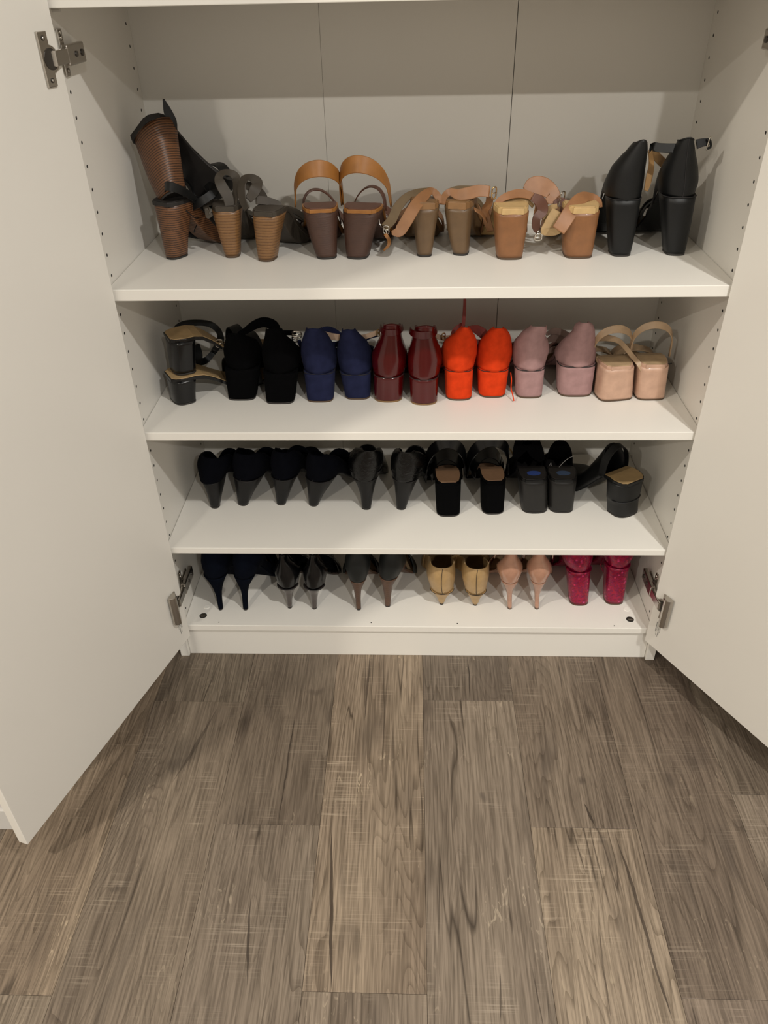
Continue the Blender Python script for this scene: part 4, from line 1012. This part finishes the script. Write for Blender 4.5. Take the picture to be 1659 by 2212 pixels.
c12 = Shoe('block_heel_mule', 'black block heel mule with mustard footbed and stepped heel, toe to the left', None, Z3,
           (1321, 1382, 1115), [(1320, 1383, 1086), (1319, 1386, 1080), (1320, 1390, 1068), (1321, 1394, 1043)], yaw=32, depth=(0.044, 0.048), L=0.185, pb=2.3, mats=mR, ball=0.042)
c12.sole(0.005); c12.vamp(0.34, 0.060, y_to=0.99); c12.band(0.33, 0.016, 0.060, 'upper', 'rim_band')
bm = bmesh.new(); add_tube(bm, [p for p in sup(c12.hl[2][1]*1.02, 0.048, 2.3, 6, 36, c12.hl[2][0], -0.0006, c12.hl[2][2])[18:]], 0.0012, 6, 2); obj('heel_ledge', bm, BLK, c12.root, True)

# ==================================================================== bottom board
DNV = suede('midnight_suede', (0.002, 0.0032, 0.0075), 0.2, 0.01)
mS = M_(DNV, DNV, insole=TAN_IN)
G = 'midnight blue suede stiletto pumps'
for lb, b_, h_, c_, yw in [('midnight blue suede stiletto pump, nearest the left panel', (471, 480, 1319), [(464.5, 474.5, 1289), (458, 475.5, 1276, -.003), (448, 480, 1264, -.009), (434, 486, 1252, -.014)],
                            [(424, 490, 1232, -.018), (426, 486, 1205, -.016), (436, 478, 1180, -.010)], -6),
                           ('midnight blue suede stiletto pump, beside the glossy black stilettos', (524, 534, 1319), [(520, 530.5, 1289), (517, 532, 1276, -.003), (508, 540, 1264, -.009), (500, 548, 1252, -.014)],
                            [(493, 558, 1228, -.018), (495, 556, 1205, -.016), (506, 545, 1180, -.010)], -10)]:
    q = Shoe('stiletto_pump', lb, G, Z4, b_, h_, c_, yaw=yw, depth=(0.010, 0.045), L=0.195, pb=2.2, mats=mS, toe='point')
    q.sole(); q.counter(0.085, 0.03); q.vamp(0.55, 0.045)
HTP = leather('taupe_patent_heel', (0.045, 0.032, 0.028), 0.15, 0.6, 0.05)
mT = M_(HTP, BLKP, insole=BLK, tip=TIPB)
G = 'glossy black patent stilettos'
for lb, b_, h_, c_, yw in [('glossy black patent stiletto with narrow ankle, left one of the pair', (621, 630.5, 1315), [(618, 630, 1298), (611, 633, 1283, -.006), (597, 641, 1274, -.012)],
                            [(587, 646, 1252, -.016), (594, 634, 1232, -.013), (600, 618, 1212, -.010), (601, 617, 1196, -.008)], 0),
                           ('glossy black patent stiletto with narrow ankle, right one of the pair', (674, 683.6, 1317), [(671, 684, 1299), (665, 687, 1284, -.006), (654, 699, 1275, -.012)],
                            [(649, 703, 1252, -.016), (659, 695, 1232, -.013), (666, 682, 1212, -.010), (667, 683, 1196, -.008)], -3)]:
    q = Shoe('ankle_strap_stiletto', lb, G, Z4, b_, h_, c_, yaw=yw, depth=(0.010, 0.042), L=0.195, pb=2.2, mats=mT, toe='point')
    q.sole(); q.counter(0.075, 0.016); q.vamp(0.60, 0.04); q.rand_line(r=0.0012)
    for k in (0.6, 0.75): q.loop(q.cl[-1][1]*0.53, lerp(q.cl[-2][2], q.cl[-1][2], k), 0.02, 0.0025, 'upper', 'ankle_strap', cx=q.cl[-1][0], yback=q.cl[-1][3]-0.002, z_start=lerp(q.cl[-2][2], q.cl[-1][2], k)-0.002)
    # clear plastic heel rim
STKB = stacked('brown_stiletto_stack', (0.125, 0.060, 0.032), (0.085, 0.038, 0.022), 0.002, 0.4)
BLKM = leather('matt_black_leather', (0.008, 0.0095, 0.0095), 0.5)
mU = M_(STKB, BLKM, insole=TAN_IN, strap=BRNL)
G = 'matt black stilettos with brown stacked heels'
for lb, b_, h_, c_, yw in [('matt black stiletto with brown stacked heel, left one of the pair', (770, 779.6, 1319), [(767, 778.5, 1296), (763, 780, 1278, -.006), (753, 791, 1260, -.013)],
                            [(741, 800, 1240, -.017), (744, 796, 1215, -.015), (756, 784, 1195, -.01)], 0),
                           ('matt black stiletto with brown stacked heel, beside the beige kitten heels', (831, 842, 1312), [(829, 843, 1292), (825, 846, 1272, -.006), (817, 860, 1254, -.013)],
                            [(814, 876, 1232, -.017), (818, 872, 1210, -.015), (830, 862, 1192, -.01)], -10)]:
    q = Shoe('stiletto_pump', lb, G, Z4, b_, h_, c_, yaw=yw, depth=(0.010, 0.044), L=0.195, pb=2.2, mats=mU, toe='point')
    q.sole(); q.counter(0.07, 0.014); q.vamp(0.6, 0.05)
    q.band(0.45, 0.01, 0.03)
CAME = leather('beige_gold_leather', (0.42, 0.275, 0.125), 0.38, 0.1)
mV = M_(CAME, CAME, insole=leather('camel_insole', (0.17, 0.105, 0.045), 0.6), tip=TIPB)
G = 'beige kitten heel pumps'
for lb, b_, h_, c_, yw in [('beige kitten heel pump with arched side seams, left one of the pair', (949.6, 958.5, 1307), [(944, 965, 1294, -.006), (930, 981, 1284, -.014)],
                            [(921, 986, 1262, -.020), (924, 985, 1242, -.020), (930, 982, 1228, -.018)], 0),
                           ('beige kitten heel pump with scuffed heel, beside the pale pink stilettos', (1022, 1031.5, 1309), [(1016, 1038, 1296, -.006), (1006, 1052, 1286, -.014)],
                            [(998, 1060, 1262, -.020), (1000, 1060, 1242, -.020), (1006, 1058, 1230, -.018)], 0)]:
    q = Shoe('kitten_heel_pump', lb, G, Z4, b_, h_, c_, yaw=yw, depth=(0.010, 0.040), L=0.215, pb=2.1, mats=mV, toe='point')
    q.sole(); q.counter(0.115, 0.036); q.vamp(0.60, 0.055); q.seam(); q.rand_line(r=0.0006)
    for sg in (-1, 1):
        l = q.cl[-1]; pts = []
        for k in range(9):
            t = k/8; a = sg*(pi/2)*(1 - t)*0.92; zz = lerp(l[2]-0.002, q.Hs+0.003, t**0.7)
            hw_ = lerp(l[1]/2, q.sw/2, t**0.7)*1.02; ra = min(max(hw_*1.25, .018), .036); yb = lerp(l[3], q.yb, t)
            pts.append(Vector((l[0]*(1-t)+q.cx*t + hw_*sin(a), yb + ra*(1-cos(a)) - 0.0006, zz)))
        bm = bmesh.new(); add_tube(bm, pts, 0.0006, 5, 3); obj('side_seam', bm, leather('pale_piping', (0.55, 0.40, 0.22), 0.4), q.root, True)
NUDE = leather('pale_pink_patent', (0.42, 0.225, 0.150), 0.2, 0.5, 0.05); 
mW = M_(NUDE, NUDE, insole=TAN_IN, tip=TIPBR, strap=leather('pink_strap', (0.36, 0.22, 0.15), 0.35, 0.3))
G = 'pale pink patent stilettos'
for lb, b_, h_, c_, yw in [('pale pink patent stiletto with ankle strap, left one of the pair', (1097, 1106, 1317), [(1096, 1107, 1290), (1093, 1110, 1278, -.004), (1088, 1118, 1270, -.009), (1083, 1122, 1263, -.012)],
                            [(1074, 1135, 1245, -.017), (1084, 1128, 1226, -.014), (1093, 1120, 1210, -.010), (1096, 1118, 1192, -.008)], 0),
                           ('pale pink patent stiletto with ankle strap, beside the glittering pink heels', (1155, 1164, 1317), [(1155, 1166, 1290), (1154, 1171, 1278, -.004), (1151, 1177, 1270, -.009), (1147, 1183, 1263, -.012)],
                            [(1139, 1197, 1246, -.017), (1145, 1190, 1226, -.014), (1154, 1181, 1210, -.010), (1157, 1179, 1192, -.008)], -4)]:
    q = Shoe('ankle_strap_stiletto', lb, G, Z4, b_, h_, c_, yaw=yw, depth=(0.010, 0.042), L=0.195, pb=2.2, mats=mW, toe='point')
    q.sole(); q.counter(0.07, 0.014); q.vamp(0.62, 0.04)
    l = q.cl[-1]
    q.loop(0.030, l[2]-0.002, 0.05, 0.005, 'strap', 'ankle_strap', cx=l[0]+0.002, yback=q.yb+0.020, z_start=q.Hs+0.03, pw=0.6)
GLT = glitter('magenta_glitter', (0.36, 0.006, 0.055))
mX = M_(GLT, GLT, insole=TAN_IN, tip=TIPBR, strap=GLT)
G = 'glittering magenta block heels'
for lb, b_, h_, c_, yw in [('glittering magenta block heel shoe, left one of the pair', (1232, 1273, 1309), [(1227, 1280, 1238)], [(1217, 1288, 1222, -.004), (1215, 1288, 1204, -.005), (1222, 1282, 1180, 0)], 0),
                           ('glittering magenta block heel shoe, nearest the right panel', (1308, 1349, 1307), [(1313, 1365, 1229)], [(1309, 1379, 1214, -.004), (1308, 1380, 1200, -.005), (1316, 1374, 1180, 0)], 0)]:
    q = Shoe('block_heel_shoe', lb, G, Z4, b_, h_, c_, yaw=yw, depth=(0.038, 0.052), L=0.195, pb=2.8, mats=mX)
    q.sole(); q.counter(0.07, 0.02); q.vamp(0.6, 0.045); q.rand_line('heel', grow=1.03, r=0.0012)
q.tube_px([(1302, 1205, .14), (1298, 1220, .13), (1304, 1236, .12), (1310, 1240, .12)], 0.0012, 'strap', 'ankle_strap')
